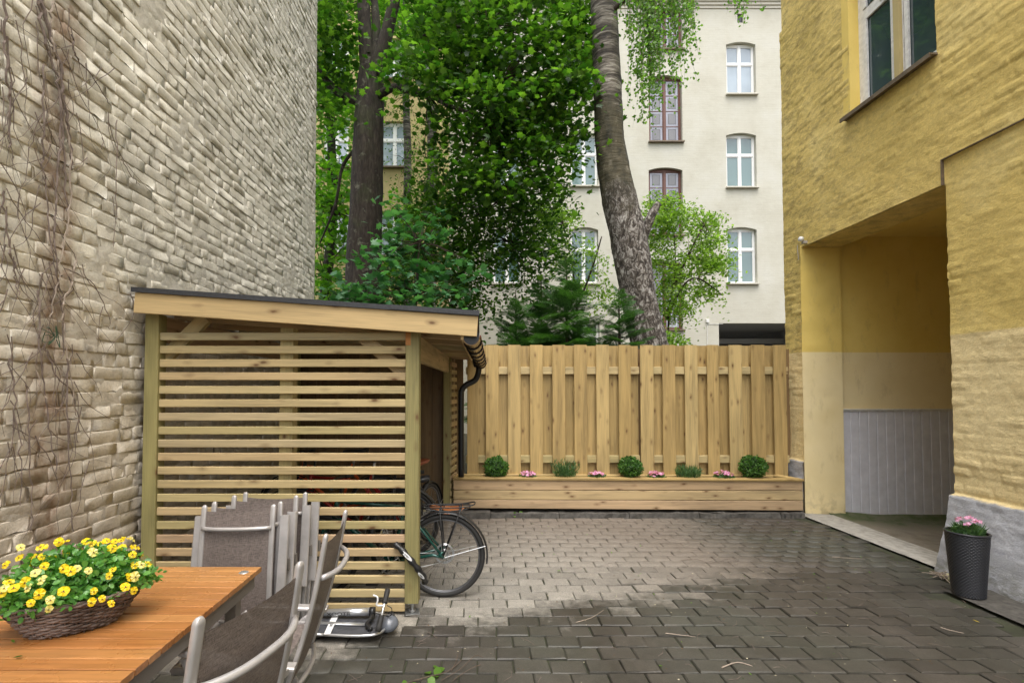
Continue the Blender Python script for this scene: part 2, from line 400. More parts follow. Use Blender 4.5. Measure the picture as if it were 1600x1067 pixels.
def m_white_facade():
    b = NB('white_limewashed_brick'); p = b.pos()
    x, y, z = sepxyz(b, p)
    wv = b.vadd(p, b.sc(b.n('TexNoise', None, Vector=p, Scale=3.).outputs[1], (.03, .0, .03)))
    cmb = b.n('SeparateXYZ', None, Vector=wv)
    uv = b.n('CombineXYZ', None, X=cmb.outputs[0], Y=cmb.outputs[2], Z=0.).outputs[0]
    br = b.n('TexBrick', None, Vector=uv, Scale=1., Mortar_Size=.012, Brick_Width=.25, Row_Height=.085, Mortar_Smooth=.6)
    n1 = b.noise(p, .8, 5, .65); n2 = b.noise(b.sc(p, (.6, 1, 2.)), 4, 5, .7)
    c = b.ramp(n1, [(.3, (.455, .43, .35)), (.5, (.51, .49, .41)), (.7, (.545, .53, .465))])
    c = b.mix(b.ramp(n2, [(.55, 0.), (.72, .35)]), c, (.38, .345, .27))
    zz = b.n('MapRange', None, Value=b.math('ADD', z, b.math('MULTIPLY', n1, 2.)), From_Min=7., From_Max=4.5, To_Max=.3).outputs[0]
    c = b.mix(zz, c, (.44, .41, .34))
    h = b.math('ADD', b.math('MULTIPLY', br.outputs['Fac'], -.12), b.math('MULTIPLY', n2, 1.1))
    return b.set(Base_Color=c, Roughness=.9, Normal=b.bump(h, .4, .015))
M['white_wall'] = m_white_facade()
M['back_yellow'] = m_plain('pale_yellow_facade', (.46, .37, .17), .9, 0, .25, .2, 2.)
M['cornice'] = m_plain('cream_cornice', (.55, .52, .44), .8, 0, .15)
M['wframe'] = m_plain('white_window_paint', (.78, .78, .76), .45)
M['oldframe'] = m_plain('grey_white_window_paint', (.72, .71, .68), .5, 0, .3)
M['brownframe'] = m_plain('brown_window_paint', (.12, .045, .028), .5)
M['sill'] = m_plain('grey_brown_sill_metal', (.16, .12, .08), .6, .2, .5)
def m_glass(name, c, rough=.06):
    b = NB(name); nz = b.noise(b.pos(), .8, 2)
    return b.set(Base_Color=b.mix(b.ramp(nz, [(.4, 0.), (.6, .5)]), c, tuple(min(1, q*1.6+.02) for q in c)), Roughness=rough, Specular_IOR_Level=.9, Coat_Weight=.6, Coat_Roughness=.03)
M['glass'] = m_glass('curtained_window_glass', (.08, .135, .13))
M['glass_pale'] = m_glass('pale_blind_window_glass', (.24, .29, .33))
M['glass_dark'] = m_glass('dark_window_glass', (.035, .055, .06))
M['leaded'] = m_glass('leaded_grey_glass', (.09, .085, .085), .3)
M['leaded_pale'] = m_glass('leaded_lavender_glass', (.20, .20, .24), .3)
M['dark_inside'] = m_plain('dark_passage_interior', (.34, .34, .35), .9)
M['lavender_wood'] = m_plain('pale_grey_lilac_panel_paint', (.66, .66, .71), .5, 0, .15, .05, 8)
M['passfloor'] = m_plain('damp_passage_concrete', (.17, .145, .11), .8, 0, .6, .3, 9)

def m_paver():
    b = NB('concrete_paver'); p = b.pos(); x, y, z = sepxyz(b, p)
    n1 = b.noise(p, 2.1, 5, .7); n2 = b.noise(p, 14, 5, .7); n3 = b.noise(p, 150, 3, .7)
    nd = b.math('ADD', b.math('MULTIPLY', b.math('SUBTRACT', n1, .5), 1.0), b.math('MULTIPLY', b.math('SUBTRACT', n2, .5), .45))
    rr = b.math('MULTIPLY', b.math('SUBTRACT', b.rnd(), .5), .28)
    e1 = b.math('ADD', b.math('ADD', b.math('SUBTRACT', y, b.math('MULTIPLY', x, .28)), -3.5), b.math('ADD', nd, rr))
    e2 = b.math('ADD', b.math('SUBTRACT', 2.45, x), b.math('ADD', nd, rr))
    dry = b.math('MULTIPLY', b.n('MapRange', None, Value=e1, From_Min=-.14, From_Max=.2).outputs[0], b.n('MapRange', None, Value=e2, From_Min=-.3, From_Max=.5).outputs[0])
    # the dry patch is palest near the shed post
    dist = b.n('VectorMath', {'operation': 'DISTANCE'}, _0=p, _1=(-.1, 3.6, 0.)).outputs['Value']
    dc = b.mix(b.n('MapRange', None, Value=dist, From_Min=.5, From_Max=2.6).outputs[0], (.27, .25, .215), (.15, .125, .10))
    wetc = b.ramp(n1, [(.3, (.038, .034, .027)), (.7, (.068, .058, .048))])
    dgm = b.mix(b.ramp(b.noise(p, .9, 3), [(.4, 0.), (.65, .6)]), wetc, (.062, .066, .052))
    c = b.mix(dry, dgm, dc)
    c = b.mix(.5, c, b.ramp(b.rnd(), [(0, .7), (.5, 1.), (1, 1.3)]), 'MULTIPLY')
    c = b.mix(.75, c, b.ramp(n3, [(.3, .5), (.55, 1.), (.75, 1.7)]), 'MULTIPLY')
    c = b.mix(.5, c, b.ramp(n2, [(.3, .65), (.7, 1.25)]), 'MULTIPLY')
    ro = b.mix(dry, b.ramp(n1, [(.3, .42), (.7, .62)]), (.88, .88, .88))
    return b.set(Base_Color=c, Roughness=ro, Normal=b.bump(b.math('ADD', n3, n2), .35, .004))
M['paver'] = m_paver()
def m_joint():
    b = NB('mossy_joint_sand'); p = b.pos(); n = b.noise(p, 5, 5, .7)
    return b.set(Base_Color=b.ramp(n, [(.35, (.025, .022, .016)), (.5, (.035, .04, .018)), (.7, (.055, .05, .035))]), Roughness=.95, Normal=b.bump(b.noise(p, 90, 4), .5, .006))
M['joint'] = m_joint()
M['garden'] = m_plain('leaf_strewn_soil', (.05, .045, .025), .95, 0, .7, .6, 6)
M['wicker'] = None
def m_wicker():
    b = NB('grey_brown_willow'); p = b.pos(); n = b.noise(p, 40, 4, .7); n2 = b.noise(p, 9, 3)
    c = b.mix(.7, b.ramp(n2, [(.35, (.085, .058, .045)), (.65, (.22, .17, .145))]), b.ramp(n, [(.3, .5), (.7, 1.5)]), 'MULTIPLY')
    return b.set(Base_Color=c, Roughness=.75, Normal=b.bump(n, .4, .002))
M['wicker'] = m_wicker()
M['rattan'] = m_plain('anthracite_plastic_rattan', (.022, .023, .028), .42)

# ================================================================ THE SETTING
def grid_sheet(x0, x1, y0, y1, nx, ny, zf):
    xs = np.linspace(x0, x1, nx+1); ys = np.linspace(y0, y1, ny+1); X, Y = np.meshgrid(xs, ys)
    Z = zf(X, Y)+0*X; V = np.stack([X, Y, Z], -1).reshape(-1, 3)
    i = np.arange(ny)[:, None]*(nx+1)+np.arange(nx)[None, :]; i = i.ravel()
    return V, np.stack([i, i+1, i+nx+2, i+nx+1], 1)
V, Fc = grid_sheet(-250, 250, -200, 300, 4, 4, lambda X, Y: X*0-.14)
structure('ground', fast_mesh('ground', V, Fc, [M['garden']]))
V, Fc = grid_sheet(-9, 13, 6.72, 17.6, 80, 50, lambda X, Y: .02+.06*fbm(X*1.5, Y*1.5, 3))
structure('garden_ground', fast_mesh('garden_ground', V, Fc, [M['garden']], True))
V, Fc = grid_sheet(-2.5, 4.09, -4, 6.7, 120, 180, lambda X, Y: -.018+.008*fbm(X*9, Y*9, 5))
court = structure('paved_courtyard', fast_mesh('paved_courtyard', V, Fc, [M['joint']], True))
V, Fc = grid_sheet(-9, 13, -14, -3.9, 4, 4, lambda X, Y: X*0-.01)
structure('courtyard_behind', fast_mesh('courtyard_behind', V, Fc, [M['darkstone']]))
# ---- pavers in running bond
def paver_geo(seed, lx=.203, ly=.133, h=.05):
    r = np.random.default_rng(seed); b = .006; hx, hy = lx/2, ly/2
    def ring(dx, dy, z): return [(-hx+dx, -hy+dy, z), (hx-dx, -hy+dy, z), (hx-dx, hy-dy, z), (-hx+dx, hy-dy, z)]
    V = np.array(ring(0, 0, -h)+ring(0, 0, -b)+ring(b, b, 0))
    V += r.normal(0, 1, V.shape)*np.array([.0022, .0022, .0008])
    Fs = [(0, 1, 5, 4), (1, 2, 6, 5), (2, 3, 7, 6), (3, 0, 4, 7), (4, 5, 9, 8), (5, 6, 10, 9), (6, 7, 11, 10), (7, 4, 8, 11), (8, 9, 10, 11)]
    return V, Fs
pav_geo = [paver_geo(k) for k in range(10)]
pav_mesh = [fast_mesh('paver', v, f, [M['paver']]) for v, f in pav_geo]
cells = []
row = 0; y = .75
while y < 6.19:
    off = (.105 if row % 2 else 0)+random.uniform(-.012, .012); x = -2.42+off-.21
    while x < 4.05:
        cx = x+.105
        if cx > -2.32 and cx < 3.98 and not (cx > 3.56 and y < 3.93): cells.append((cx+random.uniform(-.002, .002), y+.07+random.uniform(-.002, .002), random.randrange(10), random.uniform(-.005, .004), random.gauss(0, .006), random.gauss(0, .006), random.gauss(0, .009)))
        x += .21
    y += .14; row += 1
def vis(c):
    X, Y = c[0], c[1]; px = CX+F*X/Y; py = 608+F*EYE/Y
    return 500 < px < 1610 and py < 1085 and not (px < 560 and py > 960)
near = sorted([c for c in cells if vis(c)], key=lambda c: c[1])[:298]; nearset = set(near)
for c in near:
    link('paver', pav_mesh[c[2]], court, (c[0], c[1], c[3]), (c[4], c[5], c[6]))
VV = []; FF = []; o = 0
from mathutils import Euler
for c in cells:
    if c in nearset: continue
    v, f = pav_geo[c[2]]; e = np.array(Euler((c[4], c[5], c[6])).to_matrix())
    VV.append(v@e.T+np.array([c[0], c[1], c[3]])); FF.append(np.array([list(q) for q in f])+o); o += len(v)
link('distant_pavers', fast_mesh('distant_pavers', np.concatenate(VV), np.concatenate(FF), [M['paver']]), court, kind='stuff')

# ---- kerb under the planter, worn concrete strip and passage floor
def stone(lo, hi, seed, m, name, parent=None, nx=10):
    """irregular stone block"""
    r = np.random.default_rng(seed); lo = np.array(lo, float); hi = np.array(hi, float)
    xs = np.linspace(lo[0], hi[0], nx+1); V = []
    for i, x in enumerate(xs):
        j = r.normal(0, .006, (6, 2))
        sec = [(lo[1], lo[2]), (lo[1], (lo[2]+hi[2])/2), (lo[1]+.012, hi[2]-.004), (lo[1]+.04, hi[2]), (hi[1], hi[2]), (hi[1], lo[2])]
        for k, (yy, zz) in enumerate(sec): V.append((x, yy+j[k, 0]*(k < 4), zz+j[k, 1]*(0 < k < 5)*.7))
    Fs = [(i*6+k, (i+1)*6+k, (i+1)*6+(k+1) % 6, i*6+(k+1) % 6) for i in range(nx) for k in range(6)]
    Fs += [(5, 4, 3, 2, 1, 0), tuple(nx*6+k for k in range(6))]
    return link(name, fast_mesh(name, np.array(V), Fs, [m]), parent)
kerb = structure('kerb'); 
xk = .14; k = 0
while xk < 4.05:
    L = min(random.uniform(.75, 1.1), 4.07-xk); stone((xk, 6.235, -.1), (xk+L-.008, 6.6, .052), 50+k, M['darkstone'], 'kerb_stone', kerb); xk += L; k += 1
stone((-.47, 6.16, -.1), (.13, 6.66, .075), 70, M['darkstone'], 'kerb_stone', kerb)
stone((-2.44, 6.3, -.1), (-.48, 6.66, .07), 71, M['darkstone'], 'kerb_stone', kerb)
def strip_z(X, Y): return .006-.02*np.clip((X-4.1)/.4, 0, 1)+.006*fbm(X*8, Y*5, 9)
V, Fc = grid_sheet(4.075, 4.53, 3.9, 6.44, 24, 100, strip_z)
V[:, 0] += .03*(fbm(V[:, 1]*3, V[:, 0]*0, 8)-.5)*(V[:, 0] > 4.5)+.012*(fbm(V[:, 1]*5, V[:, 0]*0, 2)-.5)
structure('concrete_strip', fast_mesh('concrete_strip', V, Fc, [M['concrete']], True))
def m_moss():
    b = NB('mossy_passage_floor'); p = b.pos(); x, y, z = sepxyz(b, p); n = b.noise(p, 6, 5, .7)
    c = b.ramp(n, [(.3, (.13, .11, .08)), (.7, (.23, .20, .155))])
    k = b.math('MULTIPLY', b.n('MapRange', None, Value=b.math('ADD', y, b.math('MULTIPLY', n, .5)), From_Min=6.1, From_Max=6.55).outputs[0], 1.)
    k = b.math('MULTIPLY', k, b.ramp(n, [(.35, .3), (.6, 1.)]))
    return b.set(Base_Color=b.mix(k, c, (.055, .075, .02)), Roughness=.9, Normal=b.bump(b.noise(p, 40, 4), .4, .006))
M['passfloor'] = m_moss()
V, Fc = grid_sheet(4.5, 9, 4.3, 6.6, 60, 40, lambda X, Y: -.016-.06*np.clip((X-4.52)/.6, 0, 1)+.012*fbm(X*4, Y*4, 4)-.012*(X < 4.6)+.045*np.clip((Y-6.40)/.06, 0, 1))
structure('passage_floor', fast_mesh('passage_floor', V, Fc, [M['passfloor']], True))
V, Fc = grid_sheet(3.665, 4.3, -1, 3.97, 20, 140, lambda X, Y: .012+.008*fbm(X*6, Y*6, 12))
V[:, 0] += .02*(fbm(V[:, 1]*6, V[:, 0]*0, 22)-.5)*(V[:, 0] < 3.7)
structure('concrete_apron', fast_mesh('concrete_apron', V, Fc, [M['darkstone']], True))
V, Fc = grid_sheet(3.98, 4.11, 3.95, 4.3, 6, 10, lambda X, Y: .004+0*X)
structure('strip_end', fast_mesh('strip_end', V, Fc, [M['darkstone']], True))

# ================================================================ LEFT BRICK BUILDING
LX = -2.46
bb = thing('brick_building', 'tall windowless building of cream slurried rough bricks behind the slatted shed', 'building', (LX, 4, 0))
def wl_(o): o.location = Vector(o.location)-Vector(bb.location); return o
ys = np.arange(1.7, 7.301, .02); zs = np.arange(-.1, 7.9, .02); Yg, Zg = np.meshgrid(ys, zs)
H = .003+.006*fbm(Yg*5, Zg*9, 31)+.015*(fbm(Yg*16, Zg*26, 32)-.45)+.03*np.clip(fbm(Yg*1.7, Zg*1.7, 33)-.52, 0, 1)
V = np.stack([LX+H, Yg, Zg], -1).reshape(-1, 3); nx = len(ys)-1; ny = len(zs)-1
i = (np.arange(ny)[:, None]*(nx+1)+np.arange(nx)[None, :]).ravel(); Fc = np.stack([i, i+1, i+nx+2, i+nx+1], 1)
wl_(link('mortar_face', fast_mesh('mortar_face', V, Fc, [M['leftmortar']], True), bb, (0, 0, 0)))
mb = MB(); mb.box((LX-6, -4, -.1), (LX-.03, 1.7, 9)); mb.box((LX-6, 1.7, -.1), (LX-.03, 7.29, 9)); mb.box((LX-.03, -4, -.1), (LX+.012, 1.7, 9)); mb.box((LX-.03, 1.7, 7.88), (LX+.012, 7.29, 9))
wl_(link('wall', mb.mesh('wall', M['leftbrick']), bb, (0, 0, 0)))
def brick_geo(L, H_, seed):
    r = np.random.default_rng(seed); nx, nz = 5, 3; hx, hz = L/2, H_/2; V = []
    us = np.array([-1, -.955, -.3, .35, .96, 1.]); vs = np.array([-1, -.88, .84, 1.])
    tilt = r.normal(0, .0014, 2)
    for j, v in enumerate(vs):
        for i_, u in enumerate(us):
            e = (i_ in (0, nx)) or (j in (0, nz)); c = (i_ in (0, nx)) and (j in (0, nz))
            d = .0100 if c else (.0122 if e else .0132); d += r.normal(0, .0011)+tilt[0]*u+tilt[1]*v
            V.append((u*hx*(1-.06*c)+r.normal(0, .005)*e, d, v*hz*(1-.07*c)+r.normal(0, .0040)*(1 if e else .3)))
    n0 = len(V); ring = [i_ for i_ in range(nx+1)]+[(j)*(nx+1)+nx for j in range(1, nz+1)]+[nz*(nx+1)+i_ for i_ in range(nx-1, -1, -1)]+[j*(nx+1) for j in range(nz-1, 0, -1)]
    for q in ring: V.append((V[q][0]*1.01, -.03, V[q][2]*1.01))
    Fs = [(j*(nx+1)+i_, j*(nx+1)+i_+1, (j+1)*(nx+1)+i_+1, (j+1)*(nx+1)+i_) for j in range(nz) for i_ in range(nx)]
    m_ = len(ring); Fs += [(ring[(q+1) % m_], ring[q], n0+q, n0+(q+1) % m_) for q in range(m_)]
    # local x -> world +Y, local y -> world +X
    return np.array(V), np.array(Fs)
bg = [brick_geo(.235, .0752, k) for k in range(14)]; hg = [brick_geo(.112, .0752, 40+k) for k in range(8)]
bm_ = [fast_mesh('brick', v[:, [1, 0, 2]], f, [M['leftbrick']], False) for v, f in bg+hg]
bricks = []; z = .0; c = 0
while z < 7.84:
    y = 1.72+random.uniform(0, .1)+(.06 if c % 2 else 0); head = c % 3 == 0
    while y < 7.28:
        L = .118 if (random.random() < (.8 if head else .12)) else .235
        if y+L > 7.29: L = .118
        if y+L > 7.33: break
        sh = fbm(np.array([y*.8]), np.array([z*1.3]), 41)[0]
        bricks.append((y+L/2, z+.037+random.gauss(0, .0035), L, random.uniform(-.0035, .0035)+.010*(sh-.58), random.gauss(0, .011), random.randrange(14) if L > .2 else 14+random.randrange(8)))
        y += L+.008+random.uniform(-.003, .004)
    z += .0835; c += 1
def bvis(b_):
    s = F/(b_[0]); px = CX+LX*s; py = 608-(b_[1]-EYE)*s
    return px > -14 and -12 < py < 900
bv = sorted([b_ for b_ in bricks if bvis(b_)], key=lambda q: q[0]+.25*abs(q[1]-3)); nb = bv[:299]; nbs = set(nb)
for b_ in nb:
    wl_(link('brick', bm_[b_[5]], bb, (LX+b_[3], b_[0], b_[1]), (b_[4], 0, 0)))
VV = []; FF = []; o = 0
for b_ in bricks:
    if b_ in nbs: continue
    v, f = (bg+hg)[b_[5]]; v = v[:, [1, 0, 2]]; ca, sa = math.cos(b_[4]), math.sin(b_[4])
    vy = v[:, 1]*ca-v[:, 2]*sa; vz = v[:, 1]*sa+v[:, 2]*ca
    VV.append(np.stack([v[:, 0]+LX+b_[3], vy+b_[0], vz+b_[1]], 1)); FF.append(f+o); o += len(v)
wl_(link('far_bricks', fast_mesh('far_bricks', np.concatenate(VV), np.concatenate(FF), [M['leftbrick']]), bb, (0, 0, 0), kind='stuff'))

# ================================================================ RIGHT YELLOW BUILDING
RX = 4.22
yb = thing('yellow_building', 'ochre yellow rendered building on the right with open passage and grey plinth', 'building', (5, 5, 0))
def yp(name, me, kind=None): o = link(name, me, yb, (-5, -5, 0)); return o
JN, JF, JT = 4.46, 6.45, 3.455
WN, WF, WB, WT = 4.48, 5.56, 4.69, 6.35
st = .0165
ys = np.arange(3.1, 6.84, st); zs = np.arange(-.12, 6.6, st); Yg, Zg = np.meshgrid(ys, zs)
rowi = np.floor((Zg+.03*(fbm(Yg*1.2, Zg*0, 60)-.5))/.076); fz = (Zg+.03*(fbm(Yg*1.2, Zg*0, 60)-.5))/.076-rowi
yy_ = Yg/.25+rowi*.5+hash01(rowi, rowi*0, 7)*.3; col_ = np.floor(yy_); fy = yy_-col_
edge = np.clip(np.minimum(fz, 1-fz)/.15, 0, 1)*np.clip(np.minimum(fy, 1-fy)/.06, 0, 1)
edge = edge*edge*(3-2*edge)
pro = hash01(col_, rowi, 12)
mask = np.clip((fbm(Yg*1.1, Zg*1.1, 61)-.33)*3.2, .25, 1)
Hh = (edge*(.003+.013*pro**1.5))*mask+.008*(fbm(Yg*4, Zg*6, 62)-.5)+.010*(fbm(Yg*15, Zg*19, 63, 3)-.5)*(.4+fbm(Yg*2, Zg*2, 69))+.02*(fbm(Yg*.9, Zg*.9, 64)-.5)
Hh -= .022*((Yg < JN) & (Zg < 3.69))
pl = Zg < .66
Hh += pl*(np.where(Yg < JN, .045+.17*np.clip((.66-Zg)/.66, 0, 1)**1.3, .035)+.03*(fbm(Yg*6, Zg*8, 66)-.5))
V = np.stack([RX-Hh, Yg, Zg], -1).reshape(-1, 3); nx = len(ys)-1; ny = len(zs)-1
jj, ii = np.meshgrid(np.arange(ny), np.arange(nx), indexing='ij')
yc = ys[ii]+st/2; zc = zs[jj]+st/2
hole = ((yc > JN) & (yc < JF) & (zc < JT)) | ((yc > WN) & (yc < WF) & (zc > WB) & (zc < WT))
i = (jj*(nx+1)+ii)[~hole]; Fc = np.stack([i, i+nx+1, i+nx+2, i+1], 1)
yp('rendered_wall', fast_mesh('rendered_wall', V, Fc, [M['yellow_wall']], True))
mb = MB()
mb.box((RX+.005, -4, -.12), (9, 3.12, 9.5)); mb.box((RX+.02, 3.1, 6.58), (9, 6.82, 9.5))
mb.box((RX+.03, 6.62, -.12), (9, 6.835, 6.58))                    # far gable strip
yp('wall_mass', mb.mesh('wall_mass', M['yellow_wall']))
mb = MB(); mb.box((RX-.016, 3.1, 3.684), (RX+.01, JN+.004, 3.691)); mb.box((RX-.018, JN-.003, JT), (RX+.01, JN+.003, 3.6838)); yp('wall_edge_strip', mb.mesh('wall_edge_strip', M['sill']))  # thin dark strip along the edges of the recessed wall panel
# passage: jamb, beam, ceiling, walls
def bumpy_face(x0, x1, z0, z1, y, amp=.006, st=.03, m='smooth_yellow', seed=1):
    xs = np.arange(x0, x1+st, st); zz = np.arange(z0, z1+st, st); xs[-1] = x1; zz[-1] = z1
    X, Z = np.meshgrid(xs, zz); Yv = y+amp*(fbm(X*6, Z*6, seed)-.5)*2
    Yv = Yv; V = np.stack([X, Yv, Z], -1).reshape(-1, 3); n_ = len(xs)
    i = (np.arange(len(zz)-1)[:, None]*n_+np.arange(n_-1)[None, :]).ravel()
    return fast_mesh('face', V, np.stack([i, i+1, i+n_+1, i+n_], 1), [M[m]], True)
yp('passage_jamb', bumpy_face(RX-.02, 4.70, -.1, JT+.02, JF-.004, .008))
mb = MB(); mb.box((4.70, JF-.004, -.1), (4.72, JF+.06, JT+.1)); mb.box((RX+.03, JF+.004, -.1), (4.71, JF+.1, JT+.1))
yp('jamb_edge', mb.mesh('jamb_edge', M['smooth_yellow']))
mb = MB(); mb.box((RX+.02, JN-.02, JT), (4.71, JF+.02, JT+.5)); yp('passage_beam', mb.mesh('passage_beam', M['yellow_wall']))
mb = MB(); mb.box((4.71, JN-.1, 3.615), (9, JF+.3, 3.8)); yp('passage_ceiling', mb.mesh('passage_ceiling', M['smooth_yellow']))
yp('passage_wall', bumpy_face(4.70, 9, 1.2, 3.63, JF+.055, .004, .06, seed=4))
mb = MB(); mb.box((RX+.04, JN-.5, -.1), (9, JN-.012, 3.8)); mb.box((8.95, JN-.1, -.1), (9.05, JF+.3, 3.8)); mb.box((4.7, JF+.09, -.1), (9, JF+.12, 3.6))
yp('passage_inner_wall', mb.mesh('passage_inner_wall', M['smooth_yellow']))
pm = plank_mesh(1.37, .113, .02, M['lavender_wood'], .006)
x = 4.722
while x < 6.7:
    o = yp('panel_board', pm); o.location = Vector((x+.058-5, JF+.048-5, .645)); o.rotation_euler = (R(90), R(90), 0); o.rotation_euler = Matrix(((0, 1, 0), (0, 0, 1), (1, 0, 0))).to_euler(); x += .1165
mb = MB(); mb.box((4.715, JF+.012, 1.33), (8.9, JF+.05, 1.342)); mb.box((4.715, JF+.026, 1.312), (8.9, JF+.05, 1.328))
yp('panel_rail', mb.mesh('panel_rail', M['oldframe']))
# window in the yellow wall (seen obliquely): frame, two casements, panes, stay, sill
wx = RX+.125
mb = MB(); mb.box((RX+.0, WF-.005, WB-.02), (wx+.1, WF+.1, WT+.05)); yp('window_reveal', mb.mesh('window_reveal', M['smooth_yellow']))
mb = MB(); mb.box((RX+.03, WN-.1, WT), (wx+.3, WF+.1, WT+.3)); mb.box((RX+.03, WN-.3, WB-.05), (wx+.3, WN-.005, WT+.2)); mb.box((wx+.5, 3.5, 4.2), (wx+.6, 6.2, 6.6)); mb.box((RX+.06, WN-.1, WB-.3), (wx+.5, WF+.1, WB-.02))
yp('window_surround', mb.mesh('window_surround', M['smooth_yellow']))
win = link('window', None, yb, (-5, -5, 0))
mb = MB(); fz0, fz1 = WB+.02, WT
mb.box((wx-.01, WF-.075, fz0), (wx+.06, WF-.006, fz1)); mb.box((wx-.01, WN, fz0), (wx+.06, WN+.06, fz1)); mb.box((wx-.01, WN, fz0), (wx+.06, WF-.006, fz0+.05))
mb.box((wx-.02, 4.955, fz0), (wx+.055, 5.04, fz1)); mb.box((wx-.012, WN, 5.80), (wx+.058, WF-.006, 5.87))
link('frame', mb.mesh('frame', M['oldframe']), win)
for (a, c_) in ((5.06, 5.47), (4.55, 4.94)):
    mb = MB(); w = .045
    mb.box((wx-.022, a, fz0+.055), (wx-.002, a+w, 5.79)); mb.box((wx-.022, c_-w, fz0+.055), (wx-.002, c_, 5.79)); mb.box((wx-.022, a+w, fz0+.055), (wx-.002, c_-w, fz0+.055+w)); mb.box((wx-.022, a+w, 5.79-w), (wx-.002, c_-w, 5.79))
    mb.box((wx-.022, a, 5.88), (wx-.002, a+w, fz1)); mb.box((wx-.022, c_-w, 5.88), (wx-.002, c_, fz1))
    link('casement', mb.mesh('casement', M['oldframe']), win)
    mb = MB(); mb.box((wx+.004, a+w-.01, fz0+.08), (wx+.010, c_-w+.01, 5.77)); mb.box((wx+.004, a+w-.01, 5.9), (wx+.010, c_-w+.01, fz1)); link('pane', mb.mesh('pane', M['glass_dark']), win)
mb = MB(); mb.box((wx-.06, 4.965, fz0+.05), (wx-.021, 5.03, fz1)); link('mullion_reflection', mb.mesh('mullion_reflection', M['back_yellow']), win)  # yellow strip on the mullion, a reflection painted as a solid piece
mb = MB(); mb.tube([(wx-.03, 5.12, 5.92), (wx-.05, 5.12, 5.92), (wx-.05, 5.12, 5.78), (wx-.05, 5.2, 5.76)], .007, 6); link('window_stay', mb.mesh('window_stay', M['silver']), win)
mb = MB(); mb.box((RX-.075, WN-.01, WB-.012), (wx+.02, WF+.05, WB+.006)); mb.box((RX-.085, WN-.01, WB-.035), (RX-.073, WF+.05, WB+.008))
yp('window_sill', mb.mesh('window_sill', M['sill']))
# small sensor light at the corner of the passage
c0 = W(1255, 374, RX-.04)
t = thing('wall_sensor', 'tiny white outdoor sensor fixed on the wall at the passage corner', 'sensor', c0)
mb = MB(); mb.lathe([(.0, -.03), (.028, -.022), (.034, 0), (.028, .025), (0, .035)], 12, Matrix.Rotation(R(40), 4, 'X')); link('sensor_head', mb.mesh('sensor_head', M['oldframe'], True), t, (-.03, 0, 0))
mb = MB(); mb.box((-.01, -.02, -.055), (.05, .02, -.02)); link('bracket', mb.mesh('bracket', M['alu']), t)
t = thing('wall_cable', 'thin grey cable running down the ochre wall beside the passage', 'cable', (0, 0, 0))
t.hide_render = False
mb = MB(); mb.tube([(RX-.028, 6.49, 3.5), (RX-.03, 6.485, 3.46), (RX-.026, 6.475, 3.3)], .004, 5); link('cable_run', mb.mesh('cable_run', M['alu']), t)

# ================================================================ WHITE BUILDING AND PALE YELLOW BUILDING BEHIND THE GARDEN
def holed_wall(x0, x1, z0, z1, holes, y, dep, m):
    xs = sorted({x0, x1, *[h[0] for h in holes], *[h[1] for h in holes]}); zs = sorted({z0, z1, *[h[2] for h in holes], *[h[3] for h in holes]})
    mb = MB(); idx = {}
    def v(x, yy, z):
        k = (round(x, 4), round(yy, 4), round(z, 4))
        if k not in idx: idx[k] = len(mb.v); mb.v.append(k)
        return idx[k]
    for a, b_ in zip(xs, xs[1:]):
        for c_, d_ in zip(zs, zs[1:]):
            mx, mz = (a+b_)/2, (c_+d_)/2
            if any(h[0] < mx < h[1] and h[2] < mz < h[3] for h in holes): continue
            mb.f.append((v(a, y, c_), v(b_, y, c_), v(b_, y, d_), v(a, y, d_))); mb.m.append(0)
    for (a, b_, c_, d_) in [h[:4] for h in holes]:
        for q in (((a, c_), (a, d_)), ((b_, d_), (b_, c_)), ((b_, c_), (a, c_)), ((a, d_), (b_, d_))):
            (p, r), (s, t_) = q; mb.f.append((v(p, y, r), v(s, y, t_), v(s, y+dep, t_), v(p, y+dep, r))); mb.m.append(0)
    return mb.mesh('wall', m)
def arch(mb, a, b_, zt, rise, y0, y1):
    """fills the corners above a segmental arch whose crown is at zt"""
    n = 8; w = b_-a
    pts = [(a+w*k/n, zt-rise*((2*k/n-1)**2)) for k in range(n+1)]
    for k in range(n):
        (xa, za), (xb, zb) = pts[k], pts[k+1]
        mb.add([(xa, y0, za), (xb, y0, zb), (xb, y0, zt+.004), (xa, y0, zt+.004), (xa, y1, za), (xb, y1, zb)], [(0, 1, 2, 3), (4, 5, 1, 0)])
